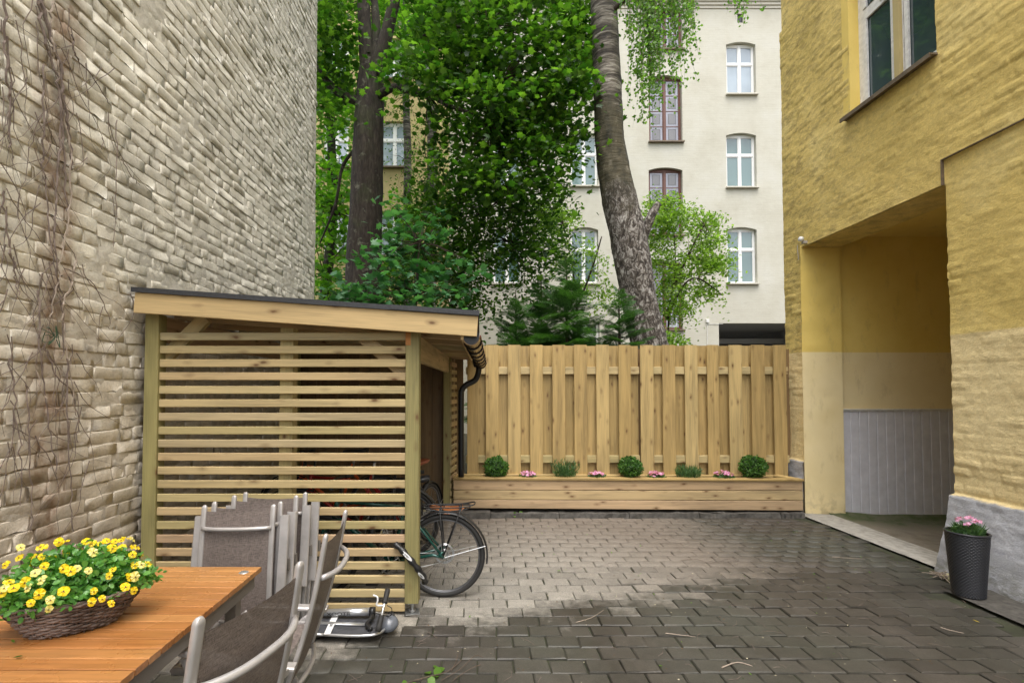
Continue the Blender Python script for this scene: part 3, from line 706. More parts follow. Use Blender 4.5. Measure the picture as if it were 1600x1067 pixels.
def far_window(parent, a, b_, c_, d_, y, glass, fm, leaded=False, split=.62, sill=None):
    w = link('window', None, parent); mb = MB(); t_ = .055; m_ = (a+b_)/2
    mb.box((a, y, c_), (a+t_, y+.07, d_)); mb.box((b_-t_, y, c_), (b_, y+.07, d_)); mb.box((a+t_, y, c_), (b_-t_, y+.07, c_+t_)); mb.box((a+t_, y, d_-t_-.03), (b_-t_, y+.07, d_))
    zs_ = c_+(d_-c_)*split
    mb.box((m_-.035, y-.006, c_+t_), (m_+.035, y+.066, d_-t_-.03))
    if not leaded: mb.box((a+t_, y-.003, zs_-.04), (b_-t_, y+.063, zs_+.04))
    link('frame', mb.mesh('frame', fm), w)
    mb = MB()
    for (p, q) in ((a+t_, m_-.035), (m_+.035, b_-t_)):
        for (r, s) in (((c_+t_, d_-t_-.03),) if leaded else ((c_+t_, zs_-.04), (zs_+.04, d_-t_-.03))):
            e = .028; mb.box((p, y+.012, r), (p+e, y+.06, s)); mb.box((q-e, y+.012, r), (q, y+.06, s)); mb.box((p+e, y+.012, r), (q-e, y+.06, r+e)); mb.box((p+e, y+.012, s-e), (q-e, y+.06, s))
            if not leaded: link('pane', MB().box((p+e, y+.03, r+e), (q-e, y+.036, s-e)).mesh('pane', glass), w)
            else:
                H_ = s-r; nn = max(1, round(H_/.62)); hh = H_/nn
                for k in range(nn):
                    z0_ = r+k*hh; iw = (q-p)*.24
                    link('pane', MB().box((p+iw, y+.03, z0_+.1), (q-iw, y+.036, z0_+hh-.1)).mesh('pane', M['leaded']), w)
                    bb_ = MB(); bb_.cur = 0
                    bb_.box((p+e, y+.031, z0_), (p+iw-.012, y+.037, z0_+hh)); bb_.box((q-iw+.012, y+.031, z0_), (q-e, y+.037, z0_+hh)); bb_.box((p+iw-.01, y+.031, z0_+.012), (q-iw+.01, y+.037, z0_+.09)); bb_.box((p+iw-.01, y+.031, z0_+hh-.09), (q-iw+.01, y+.037, z0_+hh-.012))
                    link('pane', bb_.mesh('pane', M['leaded_pale']), w)
                    mb.box((p, y+.02, z0_+hh-.012), (q, y+.05, z0_+hh+.012))
    link('casement', mb.mesh('casement', fm), w)
    if sill: link('sill', MB().box((a-.05, y-.24, c_-.05), (b_+.05, y+.02, c_-.004)).mesh('sill', sill), w)
    return w
BY = 17.5
wb = thing('white_building', 'whitewashed four storey brick building beyond the fence with white and brown windows', 'building')
def pz(py, Y=BY): return P(1150, py, Y)[2]
def pxx(px, Y=BY): return (px-CX)/F*(Y*math.cos(PITCH)+2*math.sin(PITCH))
cols_ = {}
def hx_(px0, px1, py0, py1, Y=BY):
    a, b_ = P(px0, (py0+py1)/2, Y), P(px1, (py0+py1)/2, Y); return [round(float(q), 3) for q in (a[0], b_[0], P(px0, py1, Y)[2], P(px0, py0, Y)[2])]
wl_holes = [(hx_(1135, 1181, 66, 148), 'pale'), (hx_(1135, 1182, 208, 293), 'mix'), (hx_(1136, 1183, 355, 443), 'cur'),
            (hx_(891, 935, 207, 291), 'cur'), (hx_(891, 935, 355, 443), 'cur'), (hx_(893, 937, 66, 148), 'dark'),
            (hx_(1014, 1066, 118, 222), 'lead'), (hx_(1014, 1067, 262, 368), 'lead'), (hx_(1014, 1067, 408, 515), 'lead'), (hx_(1014, 1066, -30, 78), 'lead'),
            (hx_(770, 815, 207, 291), 'cur'), (hx_(770, 815, 355, 443), 'cur'), (hx_(770, 815, 66, 148), 'dark'),
            (hx_(1290, 1336, 208, 293), 'cur'), (hx_(1290, 1336, 355, 443), 'cur'), (hx_(893, 937, 500, 560), 'dark')]
gate = hx_(1124, 1290, 505, 640); gate[2] = 0.0
vent = hx_(1152, 1161, 22, 36)
x0w, x1w = pxx(694), pxx(1500); ztop = P(1150, 14, BY)[2]
wall_holes = [h for h, _ in wl_holes]+[gate, vent]
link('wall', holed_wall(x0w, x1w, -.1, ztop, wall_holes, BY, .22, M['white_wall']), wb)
for h, k in wl_holes:
    sp = MB(); arch(sp, h[0], h[1], h[3], .10, BY-.003, BY+.2); link('arch_lintel', sp.mesh('arch_lintel', M['white_wall']), wb)
for h, k in wl_holes:
    gl = {'pale': M['glass_pale'], 'cur': M['glass'], 'mix': M['glass'], 'dark': M['glass_dark'], 'lead': M['leaded']}[k]
    far_window(wb, h[0]+.01, h[1]-.01, h[2]+.01, h[3]-.02, BY+.13, gl, M['brownframe'] if k == 'lead' else M['wframe'], k == 'lead', sill=M['sill'] if k == 'lead' else M['cornice'])
mb = MB(); mb.box((gate[0]-.5, BY+.22, -.1), (gate[1]+2, BY+6, gate[3]+.4)); 
mbi = MB(); mbi.add([(gate[0], BY+.2, 0), (gate[0], BY+6, 0), (gate[0], BY+6, gate[3]), (gate[0], BY+.2, gate[3]), (gate[1], BY+.2, 0), (gate[1], BY+6, 0), (gate[1], BY+6, gate[3]), (gate[1], BY+.2, gate[3])], [(0, 1, 2, 3), (4, 7, 6, 5), (1, 5, 6, 2), (3, 2, 6, 7)])
mbi.box((gate[0]+.9, BY+2.5, 0), (gate[0]+1.2, BY+2.7, gate[3])); mbi.box((gate[0]+.0, BY+2.4, gate[3]-.5), (gate[1], BY+2.6, gate[3]-.3))
link('gateway', mbi.mesh('gateway', M['dark_inside']), wb)
link('vent', MB().box((vent[0], BY+.05, vent[2]), (vent[1], BY+.08, vent[3])).mesh('vent', M['black']), wb)
mb = MB(); zc_ = ztop
for k, (dz, pr) in enumerate(((.10, .03), (.10, .07), (.06, .10), (.16, .16), (.06, .2))):
    mb.box((x0w-.1, BY-pr, zc_), (x1w+.1, BY+.3, zc_+dz)); zc_ += dz
link('cornice', mb.mesh('cornice', M['cornice']), wb)
mb = MB(); mb.box((x0w, BY+.24, -.1), (x0w+.3, BY+5, ztop)); mb.add([(x0w-.2, BY-.3, zc_), (x1w, BY-.3, zc_), (x1w, BY+5, zc_+3), (x0w-.2, BY+5, zc_+3)], [(0, 1, 2, 3)])
link('roof', mb.mesh('roof', M['felt']), wb)
link('wall_back', MB().box((x0w+.31, BY+.5, gate[3]+.5), (x1w, BY+.6, ztop)).mesh('wall_back', M['dark_inside']), wb)
g0 = P(1105, 504, BY)
mb = MB(); mb.box((g0[0]-.05, BY-.06, g0[2]), (g0[0]+.05, BY, g0[2]+.12)); mb.tube([(g0[0]-.01, BY-.012, g0[2]), (g0[0]-.01, BY-.012, g0[2]-1.8)], .008, 5); mb.tube([(g0[0], BY-.012, g0[2]-.05), (g0[0]+.55, BY-.012, g0[2]-.05)], .008, 5)
link('wall_lamp', mb.mesh('wall_lamp', M['oldframe']), wb)
# pale yellow building, left of the white one
Y2 = 16.2
y2 = thing('back_building', 'pale yellow apartment building half hidden behind the maple trunk', 'building')
hs = [hx_(592, 640, a, b_, Y2) for a, b_ in ((60, 125), (190, 262), (330, 400), (-70, -10))]+[hx_(505, 545, a, b_, Y2) for a, b_ in ((60, 125), (190, 262), (330, 400))]
xa, xb = pxx(330, Y2), pxx(698, Y2)
link('wall', holed_wall(xa, xb, -.1, 17, hs, Y2, .2, M['back_yellow']), y2)
link('side_wall', MB().box((xb-.3, Y2+.21, -.1), (xb, Y2+3, 17)).mesh('side_wall', M['back_yellow']), y2)
link('wall_back', MB().box((xa, Y2+.5, .1), (xb-.4, Y2+.6, 16.9)).mesh('wall_back', M['dark_inside']), y2)
for h in hs: far_window(y2, h[0]+.01, h[1]-.01, h[2]+.01, h[3]-.01, Y2+.1, M['glass_pale'], M['wframe'], sill=M['sill'])
link('roof', MB().box((xa-.2, Y2-.4, 17), (xb+.2, Y2+4, 17.2)).mesh('roof', M['felt']), y2)

# ================================================================ FENCE AND PLANTER
FY = 6.66
fence = thing('board_fence', 'tall new pine board fence with overlapping vertical planks behind the flower planter', 'fence', (1.9, FY, 0))
ft = P(1000, 539, FY)[2]; fb = .10
def fp(name, cx, y, cz, lx, ly, lz, vert=True, m='fence', bev=.004):
    o = link(name, plank_mesh(lx, lz if vert else ly, ly if vert else lz, M[m], bev), fence, (cx-1.9, y-FY, cz))
    if vert: o.rotation_euler = (0, R(90), 0)
    return o
fronts = [(-24, -5), (12, 34), (48, 70), (87, 108), (122, 144), (159, 177), (193.5, 211.5), (228, 248), (262.5, 282.5), (297, 317), (331, 350), (366, 385.5), (401, 418.5), (435.5, 455), (472, 489), (505, 524), (540, 560), (575, 596), (608, 629), (643, 664), (678, 699), (713, 734)]
edges = [(30, 47.5), (59, 79), (93.5, 113.5), (128, 148), (163, 183), (197, 217), (231.5, 251.5), (266.5, 285.5), (300.5, 321), (335, 355), (370, 390), (405, 423), (439, 459.5), (474, 495), (508.5, 528.5)]
def fxx(px, Y): return (px-CX)/F*(Y*math.cos(PITCH))
def bw(a, b, Y): return fxx(700+a, Y), fxx(700+b, Y)
for k, (a, b) in enumerate(edges):
    x0, x1 = bw(a, b, FY); dz = random.uniform(-.002, .002)
    o = fp('fence_board', (x0+x1)/2, FY, (ft+fb)/2+dz, ft-fb, x1-x0, .021); o.rotation_euler = (0, R(90), random.gauss(0, .006))
gaps = [(44, 62), (76, 97), (110, 131), (145, 167), (179, 201), (214, 235), (248, 270), (283, 297), (318, 339), (352, 374), (386, 409), (420, 443), (455, 477), (491, 512)]
for k, (a, b) in enumerate(gaps):
    x0, x1 = bw(a, b, FY+.09); dz = random.uniform(-.004, .002)
    o = fp('fence_board', (x0+x1)/2, FY+.088, (ft+fb)/2+dz-.004, ft-fb, x1-x0, .021); o.rotation_euler = (0, R(90), random.gauss(0, .006))
rz = [(P(900, 573, FY+.04)[2]+P(900, 585, FY+.04)[2])/2, (P(900, 711, FY+.04)[2]+P(900, 723, FY+.04)[2])/2]
for z_ in rz:
    for (a, b) in ((28, 298), (301, 530)):
        x0, x1 = bw(a, b, FY+.045); o = fp('fence_rail', (x0+x1)/2, FY+.0445, z_, x1-x0, .046, .098, False, 'pine')
# fence continues behind the shed
x = fxx(724, FY); k = 0
while x > -2.4:
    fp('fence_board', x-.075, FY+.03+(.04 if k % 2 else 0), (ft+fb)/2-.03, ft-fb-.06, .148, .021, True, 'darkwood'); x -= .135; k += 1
for a in (299, 527):
    x0, _ = bw(a, a, FY+.14); fp('fence_post', x0, FY+.145, ft/2-.02, ft-.05, .09, .09, True, 'darkwood')

PY = 6.28
pl_ = thing('planter_box', 'long low planter box of pale pine planks in front of the board fence', 'planter', (1.9, PY, 0))
def fpx(px, Y): return (px-CX)/F*Y
X0, X1 = fpx(709, PY), fpx(1251, PY)
zl = [P(710, q, PY)[2] for q in (749.5, 765.5, 780.5, 794)]; zr = [P(1251, q, PY)[2] for q in (751.5, 766.5, 782.0, 798)]
def board4(name, x0, x1, y0, y1, za0, za1, zb0, zb1, par, org, m):
    """board along X with sloping edges; chamfered front"""
    b = .005; V = []
    n = 6
    for k in range(n+1):
        t = k/n; x = x0+(x1-x0)*t-org[0]; lo = za0+(zb0-za0)*t; hi = za1+(zb1-za1)*t
        V += [(x, y1-org[1], lo), (x, y0+b-org[1], lo), (x, y0-org[1], lo+b), (x, y0-org[1], hi-b), (x, y0+b-org[1], hi), (x, y1-org[1], hi)]
    Fs = [(i*6+q, (i+1)*6+q, (i+1)*6+(q+1) % 6, i*6+(q+1) % 6) for i in range(n) for q in range(6)]+[tuple(range(6)), tuple(n*6+q for q in range(5, -1, -1))]
    V = np.array(V); c = V.mean(0)
    return link(name, fast_mesh(name, V-c, Fs, [m]), par, tuple(c))
for k in range(3):
    board4('plank', X0, X1, PY-.0-.001*k, PY+.028, zl[k+1]+.004, zl[k]-.003, zr[k+1]+.004, zr[k]-.003, pl_, (1.9, PY), M['pine'])
board4('planter_cap', X0-.01, X1+.005, PY-.022, PY+.10, zl[0]-.001, zl[0]+.03, zr[0]-.001, zr[0]+.026, pl_, (1.9, PY), M['fence'])
board4('planter_back', X0, X1-.03, FY-.06, FY-.014, .06, zl[0]+.015, .06, zr[0]+.015, pl_, (1.9, PY), M['fence'])
for xx in (X0, X1-.03): link('planter_end', MB().box((xx-1.9, .029, .08), (xx+.028-1.9, FY-.062-PY, zl[0]-.004)).mesh('planter_end', M['pine']), pl_)
beam('planter_cap', (X1-.05-1.9, .1, zr[0]+.013), (X1-.14-1.9, FY-.05-PY, zr[0]+.013), .10, .025, M['fence'], pl_)
V, Fc = grid_sheet(X0+.03-1.9, X1-.04-1.9, .1, FY-.065-PY, 120, 12, lambda X, Y: zl[0]-.035+.03*fbm(X*14, Y*14, 77))
link('soil', fast_mesh('soil', V, Fc, [M['soil']], True), pl_, kind='stuff')
# dark backing boards inside
# ---- leaves templates
def rand_rot(n, rng, tilt=1.0, updir=None):
    """random rotation matrices: leaf normal scattered about up by tilt, random heading"""
    hd = rng.uniform(0, 2*np.pi, n); ca, sa = np.cos(hd), np.sin(hd)
    tx = rng.normal(0, tilt, n); ty = rng.normal(0, tilt, n)
    o = np.zeros(n); l = np.ones(n)
    Rz = np.stack([ca, -sa, o, sa, ca, o, o, o, l], 1).reshape(n, 3, 3)
    cx, sx = np.cos(tx), np.sin(tx); cy, sy = np.cos(ty), np.sin(ty)
    Rx = np.stack([l, o, o, o, cx, -sx, o, sx, cx], 1).reshape(n, 3, 3); Ry = np.stack([cy, o, sy, o, l, o, -sy, o, cy], 1).reshape(n, 3, 3)
    return Ry@Rx@Rz
def scatter(tv, tf, Rm, pos, size):
    n = len(pos); V = np.einsum('nij,kj->nki', Rm, tv)*size[:, None, None]+pos[:, None, :]
    Fc = (tf[None]+(np.arange(n)*len(tv))[:, None, None]).reshape(-1, tf.shape[1])
    return V.reshape(-1, 3), Fc
def leaf_tpl(kind):
    if kind == 'maple':
        o = [(0, 0), (.13, .02), (.40, -.02), (.30, .16), (.58, .42), (.34, .42), (.40, .62), (.17, .60), (0, 1.0), (-.17, .60), (-.40, .62), (-.34, .42), (-.58, .42), (-.30, .16), (-.40, -.02), (-.13, .02)]
        v = [(x, y, -.22*(x*x+(y-.4)**2)+(.03 if x == 0 else 0)) for x, y in o]+[(0, .30, .04)]
        c = len(o); f = [(c, i, (i+1) % c) for i in range(c)]
    elif kind == 'oval':
        v = [(0, 0, 0), (.26, .35, .05), (.20, .72, .03), (0, 1, -.08), (-.20, .72, .03), (-.26, .35, .05)]; f = [(0, 1, 2), (0, 2, 3), (0, 3, 4), (0, 4, 5)]
    elif kind == 'round':
        v = [(0, 0, 0), (.38, .3, .08), (.36, .7, .06), (0, 1, -.02), (-.36, .7, .06), (-.38, .3, .08)]; f = [(0, 1, 2), (0, 2, 3), (0, 3, 4), (0, 4, 5)]
    elif kind == 'blade':
        v = [(-.045, 0, 0), (.045, 0, 0), (.03, .5, .02), (0, 1, -.05), (-.03, .5, .02)]; f = [(0, 1, 2), (0, 2, 4), (4, 2, 3)]
    return np.array(v, float), np.array(f)
# ---- box balls
def box_ball(px, label, r):
    c = P(px, 744, 6.45); zb = zl[0]-.01
    t = thing('box_ball', label, 'shrub', (c[0], 6.43, zb), 0, 'clipped box balls in the planter')
    n = 2600; rng = np.random.default_rng(int(px)); dirs = rng.normal(0, 1, (n, 3)); dirs /= np.linalg.norm(dirs, axis=1)[:, None]
    rad = r*(.80+.22*rng.random(n)**.6+.12*(rng.random(n) > .97))*(1+.26*(fbm(dirs[:, 0]*3+5, dirs[:, 2]*3+dirs[:, 1]*2+5, int(px))-.5)*2)
    pos = dirs*rad[:, None]*np.array([1, 1, .9])+np.array([0, 0, r*.95]); tv, tf = leaf_tpl('round')
    Rm = rand_rot(n, rng, 1.2)
    V, Fc = scatter(tv, tf, Rm, pos, rng.uniform(.014, .026, n))
    link('foliage', fast_mesh('foliage', V, Fc, [M['box_leaf']]), t, kind='stuff')
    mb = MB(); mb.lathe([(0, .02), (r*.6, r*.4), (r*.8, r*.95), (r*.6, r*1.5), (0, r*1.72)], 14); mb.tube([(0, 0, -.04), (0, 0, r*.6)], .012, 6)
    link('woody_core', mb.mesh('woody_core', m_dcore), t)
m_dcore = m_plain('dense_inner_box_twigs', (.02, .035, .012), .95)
box_ball(774, 'clipped box ball nearest the black downpipe in the planter', .152)
box_ball(984, 'clipped box ball in the middle of the planter', .148)
box_ball(1176, 'clipped box ball beside the yellow building in the planter', .160)
def herb(px, label, w, h):
    c = P(px, 744, 6.45); t = thing('lavender_plant', label, 'plant', (c[0], 6.44, zl[0]-.02), 0, 'young lavender plants in the planter')
    rng = np.random.default_rng(int(px)); n = 1100; a = rng.uniform(0, 2*np.pi, n); q = rng.random(n)**.6
    base = np.stack([np.cos(a)*q*w*.5, np.sin(a)*q*w*.4, 0*a], 1); L = h*rng.uniform(.35, 1.0, n)
    lean = np.stack([np.cos(a)*q*.35, np.sin(a)*q*.35, np.ones(n)], 1); lean /= np.linalg.norm(lean, axis=1)[:, None]
    s = base+lean*(L*rng.uniform(.2, .95, n))[:, None]; tv, tf = leaf_tpl('blade')
    yv = lean+rng.normal(0, .35, (n, 3)); yv /= np.linalg.norm(yv, axis=1)[:, None]; xv = np.cross(yv, rng.normal(0, 1, (n, 3))); xv /= np.linalg.norm(xv, axis=1)[:, None]; zv = np.cross(xv, yv)
    V, Fc = scatter(tv*np.array([1.6, 1, 1]), tf, np.stack([xv, yv, zv], 2), s, rng.uniform(.04, .065, n))
    link('foliage', fast_mesh('foliage', V, Fc, [M['herb_leaf']]), t, kind='stuff')
    mb = MB()
    for k in range(26): mb.tube([base[k], base[k]+lean[k]*L[k]], .0015, 4)
    link('stems', mb.mesh('stems', M['herb_leaf']), t, kind='stuff')
herb(883, 'loose green lavender plant between the left pink flowers in the planter', .25, .26)
herb(1075, 'low green lavender plant between the right pink flowers in the planter', .26, .19)
def petal_flower(npet, r, mat, cmat, cup=.3, wide=.5, name='flower'):
    mb = MB()
    for k in range(npet):
        a = 2*math.pi*k/npet; ca, sa = math.cos(a), math.sin(a)
        pts = [(0, 0, 0), (.55*r, -wide*r*.8, cup*r*.4), (r*.95, -wide*r*.5, cup*r*.7), (r, wide*r*.4, cup*r*.75), (.55*r, wide*r*.8, cup*r*.4)]
        mb.add([(x*ca-y*sa, x*sa+y*ca, z+.0006*k) for x, y, z in pts], [(0, 1, 2), (0, 2, 3), (0, 3, 4)])
    mb.cur = 1; mb.add([(math.cos(t)*r*.2, math.sin(t)*r*.2, .05*r+.002) for t in np.linspace(0, 2*math.pi, 7)[:-1]], [(0, 1, 2, 3, 4, 5)])
    return mb.mesh(name, [mat, cmat])
pinkm = petal_flower(5, .016, M['pink'], M['white'])
def pinks(loc, label, w, h, seed, grp, nf=16, cat='flower', leafw=.02, n=420, scale=1.):
    t = thing('pink_flowers', label, cat, loc, 0, grp); rng = np.random.default_rng(seed)
    a = rng.uniform(0, 2*np.pi, n); q = rng.random(n)**.5; tv, tf = leaf_tpl('oval')
    pos = np.stack([np.cos(a)*q*w*.5, np.sin(a)*q*w*.4, h*rng.random(n)*.75*(1.05-q*.5)], 1)
    V, Fc = scatter(tv, tf, rand_rot(n, rng, .9), pos, rng.uniform(.02, .035, n)*scale); link('foliage', fast_mesh('foliage', V, Fc, [M['herb_leaf']]), t, kind='stuff')
    for k in range(nf):
        a, q = rng.uniform(0, 2*np.pi), rng.random()**.5
        o = link('flower', pinkm, t, (math.cos(a)*q*w*.48, math.sin(a)*q*w*.38, h*(1.05-.35*q*q)+rng.normal(0, .006)), (rng.normal(.5, .35), rng.normal(0, .3), rng.uniform(0, 6)), scale=(scale*rng.uniform(.8, 1.2),)*3)
    return t
grp = 'small pink flowers planted between the shrubs in the planter'
for px, lb, sd in ((825, 'first clump of pink flowers beside the box ball near the downpipe', 1), (931, 'low pink flower clump just before the middle box ball', 2), (1024, 'pink flower clump right after the middle box ball', 3), (1129, 'wide pink flower clump next to the box ball by the yellow wall', 4)):
    c = P(px, 744, 6.42); pinks((c[0], 6.4, zl[0]-.012), lb, .21 if sd < 4 else .25, .085, sd, grp, 34, scale=1.35)

# ================================================================ SLATTED SHED
SX0, SX1, SY0, SY1 = -2.41, -.436, 3.55, 6.6
shed = thing('bicycle_shed', 'open slatted pine bicycle shed with sloping felt roof against the brick wall', 'shed', (-1.4, 5, 0))
OX, OY = -1.4, 5
def sp_(name, cx, cy, cz, lx, ly, lz, m, rot=(0, 0, 0), bev=.004, label=None):
    return link(name, plank_mesh(lx, ly, lz, M[m], bev), shed, (cx-OX, cy-OY, cz), rot, label)
VERT = (0, R(90), 0)
def topz(x): # underside of roof at the front
    return P(746, 526, 3.45)[2]+(x+.018)/(-2.398+.018)*(P(212, 489, 3.45)[2]-P(746, 526, 3.45)[2])
for (cx, cy, z0) in ((SX0+.049, SY0+.049, .07), (SX1-.049, SY0+.049, .085), (-.418, 6.38, .075), (-2.38, 6.4, .07)):
    h = topz(cx)+.01-z0; o = sp_('post', cx, cy, z0+h/2, h, .098, .098, 'post', VERT)
h = topz(-1.34)-.06; x0, x1 = fpx(436, 3.62), fpx(459, 3.62); sp_('post', (x0+x1)/2, 3.665, .05+h/2, h, .098, .098, 'pine', VERT)
ptop = P(800, 519.5, 3.575)[2]
nsl = 21; xs0, xs1 = SX0+.100, SX1-.1
for k in range(nsl):
    z_ = ptop-.028-k*.0965
    sp_('slat', (xs0+xs1)/2, SY0+.03, z_+random.gauss(0, .0012), xs1-xs0, .022, .056, 'pine', (0, random.gauss(0, .0007), 0), .004)
link('end_block', MB().box((SX1-.0985-OX, SY0-.004-OY, ptop-.095), (SX1-.062-OX, SY0+.03-OY, ptop+.022)).mesh('end_block', M['orange_wood']), shed)
# braces
def pbeam(name, p0, p1, w, h_, m, roll=0, bev=.004):
    a = Vector(p0)-Vector((OX, OY, 0)); b = Vector(p1)-Vector((OX, OY, 0)); return beam(name, a, b, w, h_, M[m], shed, roll, bev)
a = P(322, 496, 3.66); b = P(246, 572, 3.66); pbeam('brace', a, b, .045, .095, 'pine')
a = P(560, 520, 3.66); b = P(640, 590, 3.66); pbeam('brace', a, b, .045, .095, 'pine')
# beam above the opening on the right, top plates
pbeam('top_beam', (SX1-.05, SY0+.1, topz(SX1)-.085), (-.42, 6.33, topz(SX1)-.085), .048, .195, 'pine')
pbeam('top_beam', (-2.38, SY0+.1, topz(-2.38)-.085), (-2.38, 6.35, topz(-2.38)-.085), .048, .19, 'pine')
# fascia, rafters, roof
fa = (P(212, 473, 3.44)[0], 3.44, (P(212, 457, 3.44)[2]+P(212, 489, 3.44)[2])/2); fb_ = (P(746, 510, 3.44)[0], 3.44, (P(746, 494, 3.44)[2]+P(746, 526.5, 3.44)[2])/2)
pbeam('fascia', fa, fb_, .028, .142, 'fascia', 0, .003)
sl = (fb_[2]-fa[2])/(fb_[0]-fa[0])
for k, yy in enumerate(np.linspace(3.9, 6.5, 6)):
    pbeam('rafter', (-2.4, yy, fa[2]+.0), (-.14, yy, fa[2]+sl*(-.14+2.4)), .048, .12, 'pine')
pbeam('eave_board', (-.125, 3.46, fb_[2]-.035-.005), (-.105, 6.55, fb_[2]-.04), .022, .10, 'fascia')
L = math.hypot(fb_[0]-fa[0], fb_[2]-fa[2])
for k in range(22):
    yy = 3.46+.144*k+.07; pbeam('roof_board', (fa[0], yy, fa[2]+.064+.02), (fb_[0]-.03, yy, fb_[2]+.064+.02), .140, .02, 'pine', 0, .003)
mb = MB(); ang = math.atan(sl)
def roofpt(x, y, dz): return (x-OX, y-OY, fa[2]+sl*(x-fa[0])+.071+dz)
for (xa_, xb_2, y0_, y1_, d0, d1) in ((fa[0]-.015, fb_[0]+.012, 3.41, 6.72, .018, .034), (fa[0]-.015, fb_[0]+.012, 3.408, 3.420, .0, .020), (-.62, fb_[0]+.013, 3.404, 3.5, .004, .036)):
    V = [roofpt(x, y, dd) for x in (xa_, xb_2) for y in (y0_, y1_) for dd in (d0, d1)]
    mb.add(V, [(0, 1, 3, 2), (4, 6, 7, 5), (0, 4, 5, 1), (2, 3, 7, 6), (0, 2, 6, 4), (1, 5, 7, 3)])
link('roof_felt', mb.mesh('roof_felt', M['felt']), shed)
# back and right side
x = -2.42
k = 0
while x < -.50:
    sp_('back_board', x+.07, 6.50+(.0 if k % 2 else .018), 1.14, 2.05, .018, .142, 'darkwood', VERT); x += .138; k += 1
for k in range(20):
    z_ = ptop-.09-k*.0965; a = (-.372, 6.315, z_); b = (-.318, 6.64, z_)
    pbeam('side_slat', a, b, .02, .056, 'pine')
pbeam('side_frame', (-.355, 6.60, .1), (-.355, 6.60, 2.0), .045, .045, 'pine')
# base plate of the front post
mb = MB(); mb.box((-.05, -.04, 0), (.05, .055, .005)); mb.tube([(0, 0, 0), (0, 0, .1)], .012, 10); mb.tube([(0, 0, .012), (0, 0, .026)], .024, 6); mb.box((-.035, -.035, .074), (.035, .035, .080))
for xx in (SX1-.049, SX0+.049, -1.34): link('post_foot', mb.mesh('post_foot', M['galv']), shed, (xx-OX, SY0+.045-OY, .004), (0, 0, .25))
# gutter and downpipe
gut = thing('roof_gutter', 'glossy dark brown half round gutter along the shed eave with black downpipe', 'gutter', (-.05, 5, 1.9))
gx, gz = fpx(737, 3.5)-.003, P(737, 527, 3.5)[2]
g0 = Vector((gx, 3.47, gz)); g1 = Vector((fpx(752, 6.25), 6.25, P(750, 569, 6.25)[2])); gl = Vector((.05, -5, -1.9))
mb = MB(); n = 12; V = []
for p in (g0, g1):
    for rad in (.062, .056):
        for q in range(n+1):
            w = math.pi+math.pi*q/n; V.append(p+gl+Vector((math.cos(w)*rad, 0, math.sin(w)*rad)))
m_ = n+1
Fs = [(q, q+1, 2*m_+q+1, 2*m_+q) for q in range(n)]+[(m_+q+1, m_+q, 3*m_+q, 3*m_+q+1) for q in range(n)]+[(q+1, q, m_+q, m_+q+1) for q in range(n)]+[(0, 2*m_, 3*m_, m_), (n, m_+n, 3*m_+n, 2*m_+n)]
mb.add(V, Fs); link('trough', mb.mesh('trough', M['gutter'], False), gut)
mb = MB(); mb.lathe([(0, 0), (.058, 0), (.058, .004), (0, .004)], 20, Matrix.Translation(g0+gl+Vector((0, .012, 0)))@Matrix.Rotation(R(90), 4, 'X')); link('end_cap', mb.mesh('end_cap', M['black']), gut)
for k in range(7):
    p = g0.lerp(g1, (k+.6)/7.2)+gl; mb = MB(); mb.torus(p, .066, .006, 'y', 14, 5, math.pi, 2*math.pi); mb.tube([p+Vector((.066, 0, 0)), p+Vector((.06, 0, .03))], .006, 5); link('bracket', mb.mesh('bracket', M['blackmetal']), gut)
mb = MB(); mb.tube([g0+gl+Vector((.064, 0, .006)), g1+gl+Vector((.064, 0, .006))], .006, 6); link('gutter_bead', mb.mesh('gutter_bead', M['redline']), gut)
def smooth_path(pts, n=8):
    pts = [Vector(p) for p in pts]; out = []
    for i in range(len(pts)-1):
        p0, p1, p2, p3 = pts[max(i-1, 0)], pts[i], pts[i+1], pts[min(i+2, len(pts)-1)]
        for k in range(n):
            t = k/n; out.append(.5*((2*p1)+(-p0+p2)*t+(2*p0-5*p1+4*p2-p3)*t*t+(-p0+3*p1-3*p2+p3)*t**3))
    return out+[pts[-1]]
dp = [P(748, 568, 6.18), P(747.5, 582, 6.18), P(742, 594, 6.2), P(729, 601, 6.2), P(722, 609, 6.2), P(720.5, 625, 6.2), P(720.5, 745, 6.2)]
mb = MB(); mb.tube(smooth_path([Vector(p)+gl for p in dp], 6), .037, 14); link('downpipe', mb.mesh('downpipe', M['blackmetal'], True), gut)
for q in (3, 5): 
    p = Vector(dp[q])+gl; mb = MB(); mb.torus((0, 0, 0), .039, .004, 'z', 16, 6); link('pipe_clip', mb.mesh('pipe_clip', M['blackmetal']), gut, p)
p = P(744, 566, 6.15); link('outlet', MB().lathe([(.03, -.06), (.042, -.02), (.055, .03)], 16).mesh('outlet', M['blackmetal'], True), gut, Vector(p)+gl)

